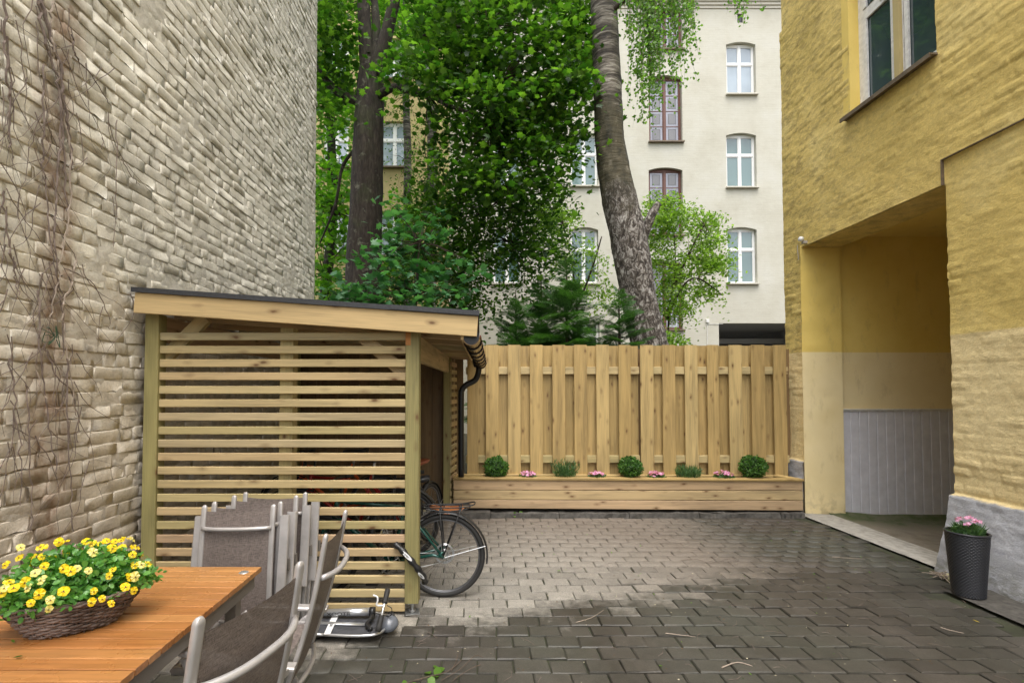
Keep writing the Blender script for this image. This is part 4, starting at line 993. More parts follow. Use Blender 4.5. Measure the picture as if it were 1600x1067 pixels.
# ================================================================ TABLE
TX0, TX1, TZ = -2.0, -1.06, .74
tbl = thing('garden_table', 'oiled teak slat garden table with grey metal frame and flower basket on top', 'table', (-1.53, 1.6, 0))
y = 2.43; k = 0
while y > .62:
    w = .0585
    o = link('slat', plank_mesh(TX1-TX0, w, .022, M['teak'], .003), tbl, ((TX0+TX1)/2+1.53, y-w/2-1.6, TZ-.011+random.uniform(-.0008, .0008))); o.rotation_euler = (random.gauss(0, .004), 0, 0); y -= .0632; k += 1
mb = MB()
for x in (TX0+.015, TX1-.045): mb.box((x+1.53, .66-1.6, TZ-.085), (x+.03+1.53, 2.39-1.6, TZ-.024))
for yy in (.66, 2.36): mb.box((TX0+.046+1.53, yy-1.6, TZ-.085), (TX1-.046+1.53, yy+.03-1.6, TZ-.024))
link('frame', mb.mesh('frame', M['alu_dark']), tbl)
for x in (TX0+.05, TX1-.10):
    for yy in (.72, 2.28): link('leg', MB().box((x+1.53, yy-1.6, .002), (x+.05+1.53, yy+.05-1.6, TZ-.088)).mesh('leg', M['alu_dark']), tbl)
cp = G(381, 894, TZ); link('hole_cap', MB().lathe([(0, .003), (.018, .003), (.022, 0)], 20).mesh('hole_cap', M['silver'], True), tbl, (cp[0]+1.53, cp[1]-1.6, TZ+.0005))

# ================================================================ CHAIRS
def chair(label, loc, rz, folded=False, grp='brown mesh garden chairs with grey frames', top=.975, az=.612, al_=.50):
    t = thing('garden_chair', label, 'chair', loc, rz, grp); al = M['alu']
    hw = .21; 
    if not folded: zb, xb, zt, xt = .30, .05, top, -.12
    else: zb, xb, zt, xt = .12, .03, .90, -.03
    def rp(z): f = (z-zb)/(zt-zb); return xb+(xt-xb)*f-.02*math.sin(f*math.pi)
    zz = np.linspace(zb, zt, 10)
    for s in (-1, 1):
        mb = MB(); pts = [(rp(z), s*hw, z) for z in zz]; e = Vector(pts[-1])
        dr = (Vector(pts[-1])-Vector(pts[-2])).normalized(); rr = [1]*10+[.92, .6, .15]
        pts += [e+dr*.008, e+dr*.016, e+dr*.019]
        mb.tube(pts, rr, 12, True, (.0105, .016)); link('back_rail', mb.mesh('back_rail', al, True), t)
    fz = np.linspace(zb+.03, zt-(.016 if folded else .03), 14); V = []; nf = 9
    for z in fz:
        for q in range(nf):
            u = q/(nf-1)*2-1; V.append((rp(z)-.010*(1-u*u)+.001, u*(hw-.008), z-(.010*(1-u*u) if z > zt-.05 else 0)))
    Fs = [(i*nf+q, i*nf+q+1, (i+1)*nf+q+1, (i+1)*nf+q) for i in range(13) for q in range(nf-1)]
    m_ = len(V); V2 = [(x-.0025, y, z) for x, y, z in V]; V += V2; Fs += [tuple(m_+i for i in f[::-1]) for f in Fs]
    link('back_fabric', fast_mesh('back_fabric', np.array(V), Fs, [M['fabric']], True), t)
    zc = zt-.17 if not folded else zt-.115
    bow = .055 if not folded else .025
    pts = [(rp(zc)-.012-bow*(1-(u*u)**1.5), u*(hw-.002), zc-.004*(1-u*u)) for u in np.linspace(-1, 1, 15)]
    link('back_bow', MB().tube(pts, .0125, 10).mesh('back_bow', al, True), t)
    if not folded:
        zs_, x0, x1 = .42, .06, .50
        for s in (-1, 1):
            link('armrest', MB().plank(al_, .052, .022, .006, Matrix.Translation((al_/2-.02, s*.275, az))@Matrix.Rotation(-.06, 4, 'Y')).mesh('armrest', al), t)
            link('leg', MB().tube([(.40, s*.262, az-.01), (.06, s*.262, .0)], 1, 10, True, (.009, .016)).mesh('leg', al, True), t)
            link('leg', MB().tube([(.03, s*.238, az-.01), (.09, s*.238, min(.42, az-.04)), (.47, s*.238, .0)], 1, 10, True, (.009, .016)).mesh('leg', al, True), t)
            link('seat_rail', MB().tube([(x0-.02, s*hw, zs_-.01), (x1, s*hw, zs_+.01)], 1, 10, True, (.0105, .016)).mesh('seat_rail', al, True), t)
        V = [(x0+(x1-x0)*i/8, (q/6*2-1)*(hw-.01), zs_-.012*math.sin(i/8*math.pi)-.008*(1-(q/3-1)**2)+dz) for dz in (0, -.0025) for i in range(9) for q in range(7)]
        Fs = [(o+i*7+q, o+(i+1)*7+q, o+(i+1)*7+q+1, o+i*7+q+1) for o in (0, 63) for i in range(8) for q in range(6)]
        link('seat_fabric', fast_mesh('seat_fabric', np.array(V), Fs, [M['fabric']], True), t)
        mb = MB(); mb.tube([(.10, -.262, .06), (.10, .262, .06)], .010, 8); mb.tube([(.43, -.238, .045), (.43, .238, .045)], .010, 8); mb.tube([(x1, -hw, zs_+.01), (x1, hw, zs_+.01)], .011, 8)
        link('crossbar', mb.mesh('crossbar', al, True), t)
        # lower bow under the seat back
        pts = [(rp(zb)-.015-.04*(1-u*u), u*hw, zb+.01) for u in np.linspace(-1, 1, 11)]; link('lower_bow', MB().tube(pts, .011, 8).mesh('lower_bow', al, True), t)
    else:
        for s in (-1, 1):
            link('armrest', MB().plank(.50, .060, .02, .006, Matrix.Translation((.03, s*.263, .60))@Matrix.Rotation(R(90), 4, 'Y')@Matrix.Rotation(R(0), 4, 'X')).mesh('armrest', al), t)
            link('leg', MB().tube([(.055, s*.262, .80), (.085, s*.255, .40), (.09, s*.25, .0)], 1, 10, True, (.009, .016)).mesh('leg', al, True), t)
            link('leg', MB().tube([(.08, s*.235, .66), (.02, s*.235, .0)], 1, 10, True, (.009, .016)).mesh('leg', al, True), t)
            link('hinge', MB().plank(.07, .03, .02, .006, Matrix.Translation((.07, s*.285, .56))@Matrix.Rotation(R(80), 4, 'Y')).mesh('hinge', M['alu_dark']), t)
        V = [(.06, y, z) for z in (.14, .56) for y in (-.2, .2)]; link('seat_fabric', fast_mesh('seat_fabric', np.array(V+[(x+.004, y, z) for x, y, z in V]), [(0, 1, 3, 2), (4, 6, 7, 5)], [M['fabric']]), t)
        mb = MB(); mb.tube([(.09, -.25, .05), (.09, .25, .05)], .010, 8); mb.tube([(.02, -.235, .05), (.02, .235, .05)], .010, 8); link('crossbar', mb.mesh('crossbar', al, True), t)
    return t
chair('brown mesh garden chair pushed under the near side of the teak table', (-.776, 1.51, 0), R(165), top=1.005)
chair('upright garden chair seen edge on, just beyond the table end beside the scooter', (-.795, 2.34, 0), R(184), top=.965, az=.47, al_=.34)
# folded ones: back faces the camera (local -X -> world -Y)
for k, (x, y, lb, tl, rz) in enumerate(((-1.425, 2.86, 'frontmost folded garden chair of the stack against the slatted shed', .15, R(93)), (-1.415, 2.955, 'second folded garden chair from the front of the stack', .13, R(91)), (-1.385, 3.13, 'third folded garden chair from the front of the stack', .13, R(90)), (-1.36, 3.235, 'rearmost folded garden chair of the stack touching the shed slats', .12, R(89)))):
    c = chair(lb, (x, y, .002), rz, True, 'folded garden chairs stacked against the shed')
    c.rotation_mode = 'XYZ'; c.rotation_euler = (Matrix.Rotation(rz, 3, 'Z')@Matrix.Rotation(tl, 3, 'Y')).to_euler(); c.scale = (1, .95, 1)

# ================================================================ BASKET AND PANSIES
BC = Vector((-1.475, 1.83, TZ)); BR = R(33); BH = .112
bk = thing('wicker_basket', 'grey brown oval willow basket standing on the teak table', 'basket', BC, BR)
def bsec(f): return (.125+.078*f**.8, .082+.048*f**.8)
mb = MB(); nst = 34
for k in range(15):
    f = (k+.5)/15; a_, b_ = bsec(f); z = .004+BH*f; pts = []
    n = nst*4
    V = []; m5 = 5
    for i_ in range(n):
        w = 2*math.pi*i_/n; o_ = .0045*math.cos(w*nst/2+math.pi*(k % 2)); rr = .0044*(1+.25*math.sin(w*7+k*1.7))
        cz = z+.0025*math.sin(w*3+k)
        for q in range(m5):
            h_ = 2*math.pi*q/m5; V.append(((a_+o_+rr*math.cos(h_))*math.cos(w), (b_+o_+rr*math.cos(h_))*math.sin(w), cz+rr*math.sin(h_)))
    mb.add(V, [(i_*m5+q, ((i_+1) % n)*m5+q, ((i_+1) % n)*m5+(q+1) % m5, i_*m5+(q+1) % m5) for i_ in range(n) for q in range(m5)])
link('wicker_weave', mb.mesh('wicker_weave', M['wicker'], True), bk)
mb = MB()
for k in range(nst):
    w = 2*math.pi*k/nst; mb.tube([(bsec(f)[0]*math.cos(w), bsec(f)[1]*math.sin(w), BH*f) for f in (0, .5, 1.03)], .003, 5)
link('stakes', mb.mesh('stakes', M['wicker']), bk, kind='stuff')
mb = MB()
for q in range(2):
    pts = [((bsec(1)[0]+.005*math.cos(w*12+q*math.pi))*math.cos(w), (bsec(1)[1]+.005*math.cos(w*12+q*math.pi))*math.sin(w), BH+.006+.004*math.sin(w*12+q*math.pi)) for w in np.linspace(0, 2*math.pi, 120)]
    mb.tube(pts, .0055, 6)
link('rim', mb.mesh('rim', M['wicker'], True), bk)
mb = MB(); mb.lathe([(0, .006), (.125, .006)], 30, None, 1, .65); link('base', mb.mesh('base', M['wicker']), bk)
mb = MB(); mb.lathe([(.195, BH-.03), (.1, BH-.018), (0, BH-.015)], 30, None, 1, .63); link('soil', mb.mesh('soil', M['soil']), bk)
pan = thing('pansy_plants', 'bushy green plants with yellow pansy blooms spilling over the wicker basket', 'flowers', BC+Vector((0, 0, BH-.015)), BR)
rng = np.random.default_rng(5)
n = 3000; u = rng.normal(0, 1, (n, 3)); u[:, 2] = np.abs(u[:, 2]); u /= np.linalg.norm(u, axis=1)[:, None]
q = rng.random(n)**.35; lump = .82+.36*fbm(u[:, 0]*2.2+4, u[:, 1]*2.2+u[:, 2]*2+4, 9)
pos = u*(q*lump)[:, None]*np.array([.25, .145, .175]); pos[:, 2] += .012-.02*(np.abs(pos[:, 0])/.25)**2*(pos[:, 0] < 0)
tv, tf = leaf_tpl('round'); V, Fc = scatter(tv*np.array([.8, 1, 1]), tf, rand_rot(n, rng, .75), pos, rng.uniform(.014, .030, n))
link('foliage', fast_mesh('foliage', V, Fc, [M['pansy_leaf']], True), pan, kind='stuff')
mb = MB()
for k in range(90):
    e = pos[k]; mb.tube([(e[0]*.35, e[1]*.35, 0), (e[0]*.75, e[1]*.75, e[2]*.6), tuple(e)], .0014, 4)
link('stems', mb.mesh('stems', M['pansy_leaf']), pan, kind='stuff')
def pansy():
    mb = MB()
    for (a, r, w, z) in ((60, .0165, .012, -.002), (120, .0165, .012, -.003), (5, .015, .0105, .001), (175, .015, .0105, .001), (270, .017, .0145, .0025)):
        a = R(a); ca, sa = math.cos(a), math.sin(a); pts = [(0, 0, 0)]
        for t in np.linspace(-1, 1, 7): pts.append((r*(.50+.50*math.sqrt(max(0, 1-(t*.97)**2))), w*t*.92, z*.4+.0022*math.cos(t*5)))
        mb.add([(x*ca-y*sa, x*sa+y*ca, zz+z) for x, y, zz in pts], [(0, i, i+1) for i in range(1, 7)])
    mb.cur = 1; mb.add([(math.cos(t)*.0022, math.sin(t)*.0028-.002, .0048) for t in np.linspace(0, 2*math.pi, 8)[:-1]], [tuple(range(7))])
    for a in (-50, -90, -130): mb.add([(0, -.002, .0047), (.0075*math.cos(R(a-7)), .0075*math.sin(R(a-7)), .0045), (.0075*math.cos(R(a+7)), .0075*math.sin(R(a+7)), .0045)], [(0, 1, 2)])
    return mb.mesh('flower', [M['yellow'], M['darkpetal']])
pm_ = pansy(); pm2_ = pm_.copy(); pm2_.materials[0] = m_leaf('pale_yellow_petal', (.78, .66, .16), (.85, .75, .25), (.88, .8, .4), .3, 25.)
vis_px = [(190, 205), (390, 205), (545, 155), (595, 155), (800, 150), (860, 170), (985, 145), (940, 175), (1035, 215), (1165, 120), (1060, 150), (1120, 140), (1225, 130), (1225, 270), (1250, 205), (1245, 370), (1300, 365), (1360, 360), (1200, 480), (1250, 475), (1045, 410), (1010, 470), (820, 420), (590, 400), (650, 425), (390, 505), (590, 610), (365, 635), (285, 720), (465, 690), (455, 775), (870, 610), (850, 710), (945, 680), (1160, 570), (1240, 605), (1030, 725), (330, 440), (300, 300), (385, 290), (180, 300), (55, 365), (235, 525), (80, 525), (45, 580), (15, 625), (130, 580), (260, 580), (860, 250), (410, 380), (1130, 205), (710, 400)]
C0 = BC+Vector((0, 0, BH-.01)); ca, sa = math.cos(BR), math.sin(BR)
for (u_, v_) in vis_px:
    px, py = u_/5.928, 820+v_/5.928
    # walk along the view ray to the crown's shell
    r_ = ray(px, py); best = None
    for Yq in np.arange(1.45, 2.35, .01):
        p = np.array([r_[0]*Yq/r_[1], Yq, r_[2]*Yq/r_[1]+EYE]); dlt = p-np.array(C0); lx = dlt[0]*ca+dlt[1]*sa; ly = -dlt[0]*sa+dlt[1]*ca
        e = (lx/.27)**2+(ly/.175)**2+(max(dlt[2], -.0)/.18)**2+(dlt[2]/.10)**2*(dlt[2] < 0)
        if best is None or e < best[0]: best = (e, lx, ly, dlt[2]+.0)
        if e < 1.0: break
    e, lx, ly, lz = best
    nrm = Vector((lx*.6, ly*.8-.02, lz*.5+.04)); toc = (Vector((0, 0, EYE))-Vector(C0)); toc = Vector((toc.x*ca+toc.y*sa, -toc.x*sa+toc.y*ca, toc.z)).normalized()
    d_ = (nrm.normalized()*.7+toc*.8+Vector((random.gauss(0, .42), random.gauss(0, .42), random.gauss(0, .35)))).normalized()
    qn = d_.to_track_quat('Z', 'Y'); s_ = random.uniform(.72, 1.1)
    o = link('flower', pm2_ if random.random() < .22 else pm_, pan, (lx, ly, lz+.005)); o.rotation_euler = (qn.to_matrix()@Matrix.Rotation(random.gauss(0, .35), 3, 'Z')).to_euler(); o.scale = (s_, s_, s_)
for k in range(16):
    a = random.uniform(.2, 2.9); q = random.uniform(.3, .95); lx, ly = .25*q*math.cos(a), .14*q*math.sin(a); lz = .15*math.sqrt(1-q*q)+.02
    o = link('flower', pm_, pan, (lx, ly, lz)); o.rotation_euler = (random.gauss(-.4, .4), random.gauss(0, .4), random.gauss(0, .5)); o.scale = (.85,)*3
# two fallen leaves on the table
def flat_leaf(name, label, loc, rz, s, m, tpl='maple', cat='leaf', tilt=.15):
    tv, tf = leaf_tpl(tpl); t = thing(name, label, cat, loc, rz, me=fast_mesh(name, tv*np.array([s*.6, s, s*.4])+np.array([0, 0, s*.05]), tf, [m])); t.rotation_euler = (tilt, .1, rz); return t
p = G(22, 1006, TZ); flat_leaf('fallen_leaf', 'small pale green leaf lying on the table below the basket', (p[0], p[1], TZ+.004), 1.0, .028, M['birch_leaf'], 'oval')
p = G(20, 1029, TZ); flat_leaf('fallen_leaf', 'darker green leaf lying lowest on the table', (p[0], p[1], TZ+.003), -1.4, .030, M['maple'], 'oval')

# ================================================================ POT WITH FLOWERS
pc = (3.76, 3.86, .022)
pot = thing('rattan_pot', 'tall anthracite woven pot standing against the grey plinth', 'pot', pc)
prof = lambda f: .092+.034*f
mb = MB(); nh, nv, Hp = 160, 160, .475; V = []
for j in range(nv+1):
    f = j/nv; rowk = int(f*40); ph = (f*40) % 1
    for i_ in range(nh):
        colk = i_/nh*32; cell = (math.sin(math.pi*((colk+(.5 if rowk % 2 else 0)) % 1)))
        rr = prof(f)+.008*cell*math.sin(math.pi*ph); w = 2*math.pi*i_/nh; V.append((rr*math.cos(w), rr*math.sin(w), f*Hp))
mb.add(V, [(j*nh+i_, j*nh+(i_+1) % nh, (j+1)*nh+(i_+1) % nh, (j+1)*nh+i_) for j in range(nv) for i_ in range(nh)])
link('woven_body', mb.mesh('woven_body', M['rattan'], True), pot)
mb = MB(); mb.torus((0, 0, Hp), .128, .0085, 'z', 60, 8); link('rim', mb.mesh('rim', M['rattan'], True), pot)
mb = MB(); mb.lathe([(.122, Hp), (.118, Hp-.035), (.06, Hp-.028), (0, Hp-.03)], 40); link('soil', mb.mesh('soil', M['soil']), pot)
mb = MB(); mb.lathe([(0, .0), (.092, .0)], 30); link('pot_base', mb.mesh('pot_base', M['rattan']), pot)
t = pinks((pc[0]+.01, pc[1], Hp-.005), 'pink flowering plant with narrow green leaves growing in the woven pot', .20, .135, 9, None, 26, 'plant', n=650, scale=1.0)
t2 = []; rng = np.random.default_rng(4); n = 260; a = rng.uniform(0, 2*np.pi, n); tv, tf = leaf_tpl('blade')
yv = np.stack([np.cos(a)*.55, np.sin(a)*.55, np.ones(n)], 1)+rng.normal(0, .2, (n, 3)); yv /= np.linalg.norm(yv, axis=1)[:, None]; xv = np.cross(yv, rng.normal(0, 1, (n, 3))); xv /= np.linalg.norm(xv, axis=1)[:, None]
V, Fc = scatter(tv*np.array([1.5, 1, 1]), tf, np.stack([xv, yv, np.cross(xv, yv)], 2), np.stack([np.cos(a)*.05*rng.random(n), np.sin(a)*.05*rng.random(n), 0*a-.02], 1), rng.uniform(.08, .15, n))
link('narrow_leaves', fast_mesh('narrow_leaves', V, Fc, [M['herb_leaf']]), t, kind='stuff')

# ================================================================ BICYCLES
def text_mesh(s, size, mat, ext=.0004):
    cu = bpy.data.curves.new('lettering', 'FONT'); cu.body = s; cu.size = size; cu.extrude = ext; cu.align_x = 'CENTER'; cu.align_y = 'CENTER'
    ob = bpy.data.objects.new('tmp_text', cu); COL.objects.link(ob); dg = bpy.context.evaluated_depsgraph_get(); me = bpy.data.meshes.new_from_object(ob.evaluated_get(dg)); bpy.data.objects.remove(ob)
    me.name = 'lettering'; me.materials.clear(); me.materials.append(mat); return me
def bicycle(label, loc, rz, fm, sm, rack=False, r=.335, lean=0., guard=True):
    """forward is local +X, rear axle above the origin"""
    t = thing('bicycle', label, 'bicycle', loc, rz, 'bicycles parked in the shed')
    wb_ = r*3.05; s = r/.335
    for wx_ in (0, wb_):
        w = link('wheel', None, t, (wx_, 0, r))
        link('tyre', MB().torus((0, 0, 0), r-.021, .0205, 'y', 72, 10).mesh('tyre', M['rubber'], True), w)
        mb = MB(); mb.torus((0, 0, 0), r-.046, .0065, 'y', 72, 6); mb.torus((0, 0, 0), r-.037, .009, 'y', 72, 6); link('rim', mb.mesh('rim', M['darkrim'], True), w)
        mb = MB(); mb.torus((0, -.0205, 0), r-.026, .0017, 'y', 72, 4); link('reflective_stripe', mb.mesh('reflective_stripe', M['silver'], True), w)
        mb = MB()
        for k in range(32):
            a = 2*math.pi*k/32; b_ = a+(.45 if (k//2) % 2 else -.45); y0 = .028 if k % 2 else -.028
            mb.tube([(.022*math.cos(b_), y0, .022*math.sin(b_)), ((r-.045)*math.cos(a), 0, (r-.045)*math.sin(a))], .0011, 4, False)
        link('spokes', mb.mesh('spokes', M['chrome']), w, kind='stuff')
        link('hub', MB().tube([(0, -.055, 0), (0, -.03, 0), (0, .03, 0), (0, .055, 0)], [.012, .022, .022, .012], 14).mesh('hub', M['galv'], True), w)
        mb = MB(); mb.torus((0, -.042, 0), .078*s, .0045, 'y', 40, 4); mb.torus((0, -.042, 0), .07*s, .005, 'y', 40, 4); mb.torus((0, -.042, 0), .03, .006, 'y', 20, 4)
        for k in range(8): a = k*math.pi/4; mb.tube([(.03*math.cos(a), -.042, .03*math.sin(a)), (.075*s*math.cos(a+.4), -.042, .075*s*math.sin(a+.4))], .003, 4)
        link('brake_disc', mb.mesh('brake_disc', M['silver']), w)
        if guard:
            g = MB(); m_ = 26; V = []
            a0, a1 = (R(15), R(165)) if wx_ == 0 else (R(20), R(150))
            a0, a1 = (R(35), R(190)) if wx_ == 0 else (R(0), R(120))
            for i_ in range(m_+1):
                a = a0+(a1-a0)*i_/m_
                for (o_, rr) in ((-.028, r+.010), (-.02, r+.020), (0, r+.024), (.02, r+.020), (.028, r+.010)): V.append((rr*math.cos(a), o_, rr*math.sin(a)))
            g.add(V, [(i_*5+q, (i_+1)*5+q, (i_+1)*5+q+1, i_*5+q+1) for i_ in range(m_) for q in range(4)])
            link('mudguard', g.mesh('mudguard', M['black'], True), w)
            if wx_ == 0:
                for s_ in (-1, 1): link('mudguard_stay', MB().tube([(0, s_*.06, 0), (-(r+.012)*math.cos(R(14)), s_*.03, (r+.012)*math.sin(R(14)))], .0028, 6).mesh('mudguard_stay', M['silver']), w)
    bbx, bbz = .43*s, r-.05; stx, stz = .30*s, r+.46*s; hx1, hz1 = wb_-.16*s, r+.47*s; hx0, hz0 = wb_-.12*s, r+.33*s
    mb = MB()
    mb.tube([(bbx, 0, bbz), (stx, 0, stz)], .016, 10); mb.tube([(bbx, 0, bbz), (hx0, 0, hz0)], .019, 10); mb.tube([(stx+.02, 0, stz-.07), (hx1, 0, hz1-.03)], .015, 10); mb.tube([(hx0, 0, hz0-.03), (hx1, 0, hz1+.02)], .018, 10)
    for s_ in (-1, 1):
        mb.tube([(0, s_*.062, r), (.08, s_*.055, r+.02), (bbx, s_*.02, bbz)], [.009, .012, .013], 8); mb.tube([(0, s_*.062, r), (stx+.01, s_*.018, stz-.08)], [.010, .011], 8)
        mb.tube([(0, s_*.062, r), (.03*s, s_*.062, r+.03*s), (.0, s_*.062, r+.05*s)], [.014, .016, .01], 6)
    mb.tube([(bbx, -.04, bbz), (bbx, .04, bbz)], .024, 12); link('frame', mb.mesh('frame', fm, True), t)
    mb = MB()
    for s_ in (-1, 1): mb.tube([(wb_, s_*.055, r), (wb_-.05*s, s_*.05, r+.2), (hx0, s_*.04, hz0-.04)], [.010, .014, .016], 8)
    link('fork', mb.mesh('fork', fm, True), t)
    mb = MB(); mb.tube([(hx1-.01, 0, hz1), (hx1-.03, 0, hz1+.12), (hx1+.04, 0, hz1+.13)], .013, 8); mb.tube([(hx1-.03, -.29, hz1+.12), (hx1+.04, -.1, hz1+.13), (hx1+.04, .1, hz1+.13), (hx1-.03, .29, hz1+.12)], .011, 8)
    hb = link('handlebar', mb.mesh('handlebar', M['black'], True), t)
    for s_ in (-1, 1): link('grip', MB().tube([(hx1-.03, s_*.29, hz1+.12), (hx1-.0, s_*.2, hz1+.125)], .017, 8).mesh('grip', M['rubber'], True), hb)
    link('seat_post', MB().tube([(stx, 0, stz-.04), (stx-.03*s, 0, stz+.13*s)], .0135, 8).mesh('seat_post', M['silver'], True), t)
    sx_, sz_ = stx-.035*s, stz+.15*s; mb = MB(); V = []
    prof_ = [(-.14, .035, .01), (-.12, .075, .018), (-.06, .08, .008), (0, .05, 0), (.06, .026, 0), (.12, .02, -.003), (.145, .01, -.012)]
    for (dx, hw_, dz) in prof_:
        for q in range(10):
            a = 2*math.pi*q/10; V.append((sx_+dx, hw_*math.cos(a), sz_+dz+(.018 if math.sin(a) > 0 else .03)*math.sin(a)))
    mb.add(V, [(i_*10+q, (i_+1)*10+q, (i_+1)*10+(q+1) % 10, i_*10+(q+1) % 10) for i_ in range(6) for q in range(10)]+[tuple(range(9, -1, -1)), tuple(60+q for q in range(10))]); link('saddle', mb.mesh('saddle', sm, True), t)
    mb = MB(); mb.torus((bbx, .045, bbz), .08*s, .004, 'y', 36, 4)
    for k in range(5): a = k*2*math.pi/5; mb.tube([(bbx, .045, bbz), (bbx+.08*s*math.cos(a), .045, bbz+.08*s*math.sin(a))], .005, 5)
    mb.tube([(bbx, .055, bbz), (bbx+.12, .06, bbz-.12)], .009, 8); mb.tube([(bbx, -.055, bbz), (bbx-.12, -.06, bbz+.12)], .009, 8); mb.tube([(0, .045, r+.035), (bbx, .045, bbz+.08*s)], .004, 4); mb.tube([(0, .045, r-.035), (bbx, .045, bbz-.08*s)], .004, 4)
    cr = link('crankset', mb.mesh('crankset', M['galv'], True), t)
    for s_ in (-1, 1): link('pedal', MB().plank(.09, .08, .02, .004, Matrix.Translation((bbx+s_*.12, s_*.1, bbz-s_*.12))).mesh('pedal', M['black']), cr)
    if rack:
        rz_ = r*2+.058
        mb = MB()
        for s_ in (-1, 1):
            mb.tube(smooth_path([(.17, s_*.02, rz_-.012), (.12, s_*.055, rz_), (-.12, s_*.065, rz_+.004), (-.225, s_*.05, rz_+.022), (-.24, 0, rz_+.024)], 5), .0052, 6)
            mb.tube([(0, s_*.066, r+.015), (.03, s_*.06, rz_)], .0055, 6); mb.tube([(0, s_*.066, r+.015), (-.135, s_*.06, rz_-.002)], .0055, 6)
            mb.tube(smooth_path([(.15, s_*.085, rz_-.0), (-.02, s_*.09, rz_-.018), (-.19, s_*.085, rz_+.0)], 5), .004, 6)
        for xx in (.12, 0, -.12, -.2): mb.tube([(xx, -.062, rz_), (xx, .062, rz_)], .004, 5)
        mb.tube([(.15, 0, rz_), (-.2, 0, rz_+.012)], .0045, 6); rk = link('luggage_rack', mb.mesh('luggage_rack', M['black'], True), t)
        zz_ = [(.13, -.09, rz_-.01), (-.02, -.095, rz_-.09), (-.03, -.095, rz_-.085), (-.10, -.09, rz_-.03), (.11, -.088, rz_-.035), (-.13, -.09, rz_-.045), (.0, -.092, rz_-.06), (-.14, -.09, rz_-.05), (.12, -.09, rz_-.022), (-.14, -.085, rz_-.02), (-.14, -.085, rz_+.0)]
        for k in range(3):
            pts = [(x_+.006*k*(-1)**i_, y_*(.98-.02*k), z_+.007*k) for i_, (x_, y_, z_) in enumerate(zz_)][k:len(zz_)-k]
            link('strap', MB().tube(pts, .0065 if k == 0 else .0045, 6).mesh('strap', M['orange']), rk)
    t.rotation_euler = (lean, 0, rz); return t
bgreen = m_plain('dark_green_frame_paint', (.008, .075, .058), .25, .2, coat=.6)
bred = m_plain('red_frame_paint', (.30, .02, .015), .3, .1); bdark = m_plain('black_frame_paint', (.02, .02, .024), .3, .2); borange = m_plain('orange_frame_paint', (.65, .12, .03), .35)
bg_ = bicycle('dark green bicycle whose rear wheel, rack and orange straps stick out past the shed post', (-.278, 3.87, 0), R(180), bgreen, M['black'], True, .318, 0)
bicycle('bicycle with reddish brown saddle standing deeper in the shed opening', (-.52, 5.30, 0), R(252), bdark, M['tan'], False, .30, .04, True)
bicycle('red bicycle parked behind the slats in the middle of the shed', (-.72, 4.75, 0), R(180), bred, M['black'], False, .335, -.06, True)
bicycle('orange bicycle parked deep in the shed along the back boards', (-1.15, 5.6, 0), R(183), borange, M['black'], False, .32, .05, True)
# lock hanging from the post
t = thing('bicycle_lock', 'black sleeved bicycle lock hooked around the front shed post', 'lock', (-.55, 3.5, .45))
lk = [P(617, 850, 3.56), P(627, 858, 3.535), P(641, 874, 3.515), P(652, 887, 3.515), P(661, 899, 3.56), P(664, 908, 3.62)]
lk = [Vector(p)-Vector((-.55, 3.5, .45)) for p in lk]; sp_path = smooth_path(lk, 5)
link('sleeve', MB().tube(sp_path, [.021+.004*math.sin(i*1.3) for i in range(len(sp_path))], 12).mesh('sleeve', M['black'], True), t)
def tag_plate(par, a, b, w, off, txt, rollup):
    a, b = Vector(a), Vector(b); x_ = (b-a).normalized(); n_ = Vector((0, -1, 0)); n_ = (n_-x_*n_.dot(x_)).normalized(); y_ = n_.cross(x_)
    mt = Matrix((( x_.x, y_.x, n_.x), (x_.y, y_.y, n_.y), (x_.z, y_.z, n_.z))).to_4x4(); mt.translation = (a+b)/2+n_*off
    L_ = (b-a).length; mb = MB(); mb.add([mt@Vector((L_/2*math.cos(q)*(1), w/2*math.sin(q), 0)) for q in np.linspace(0, 2*math.pi, 17)[:-1]]+[mt@Vector((L_/2*math.cos(q), w/2*math.sin(q), -.003)) for q in np.linspace(0, 2*math.pi, 17)[:-1]], [tuple(range(16))]+[(i_, 16+i_, 16+(i_+1) % 16, (i_+1) % 16) for i_ in range(16)])
    lb_ = link('badge', mb.mesh('badge', M['white']), par)
    tm = text_mesh(txt, w*.62, M['black']); tm.transform(mt@Matrix.Translation((0, 0, .001))@Matrix.Rotation(rollup, 4, 'Z')); link('lettering', tm, lb_)
tag_plate(t, lk[1]+Vector((.01, 0, -.005)), lk[2]+Vector((.018, 0, -.004)), .026, .026, 'ABUS', math.pi)
tag_plate(t, lk[3]+Vector((.002, 0, -.015)), lk[4]+Vector((.005, -.01, 0)), .02, .028, 'ABUS', math.pi)

# ================================================================ KICK SCOOTER lying folded on the paving
sco = thing('kick_scooter', 'folded silver kick scooter with black deck lying on the paving by the shed', 'scooter', (-.9, 3.3, 0))
def s_(px, py, z): p = G(px, py, z); return Vector((p[0]+.9, p[1]-3.3, z))
dz_ = .055
out = [s_(505, 991, dz_), s_(560, 993, dz_), s_(592, 989, dz_), s_(604, 976, dz_), s_(601, 962, dz_), s_(580, 956, dz_), s_(520, 953, dz_), s_(455, 952, dz_), s_(440, 960, dz_), s_(452, 985, dz_)]
mb = MB(); mb.add([v for v in out]+[v-Vector((0, 0, .012)) for v in out], [tuple(range(10))]+[tuple(range(19, 9, -1))]+[(i_, 10+i_, 10+(i_+1) % 10, (i_+1) % 10) for i_ in range(10)])
m_deck = m_plain('grip_tape_deck', (.055, .057, .065), .6, 0, .8, .3, 22)
link('deck', mb.mesh('deck', m_deck), sco)
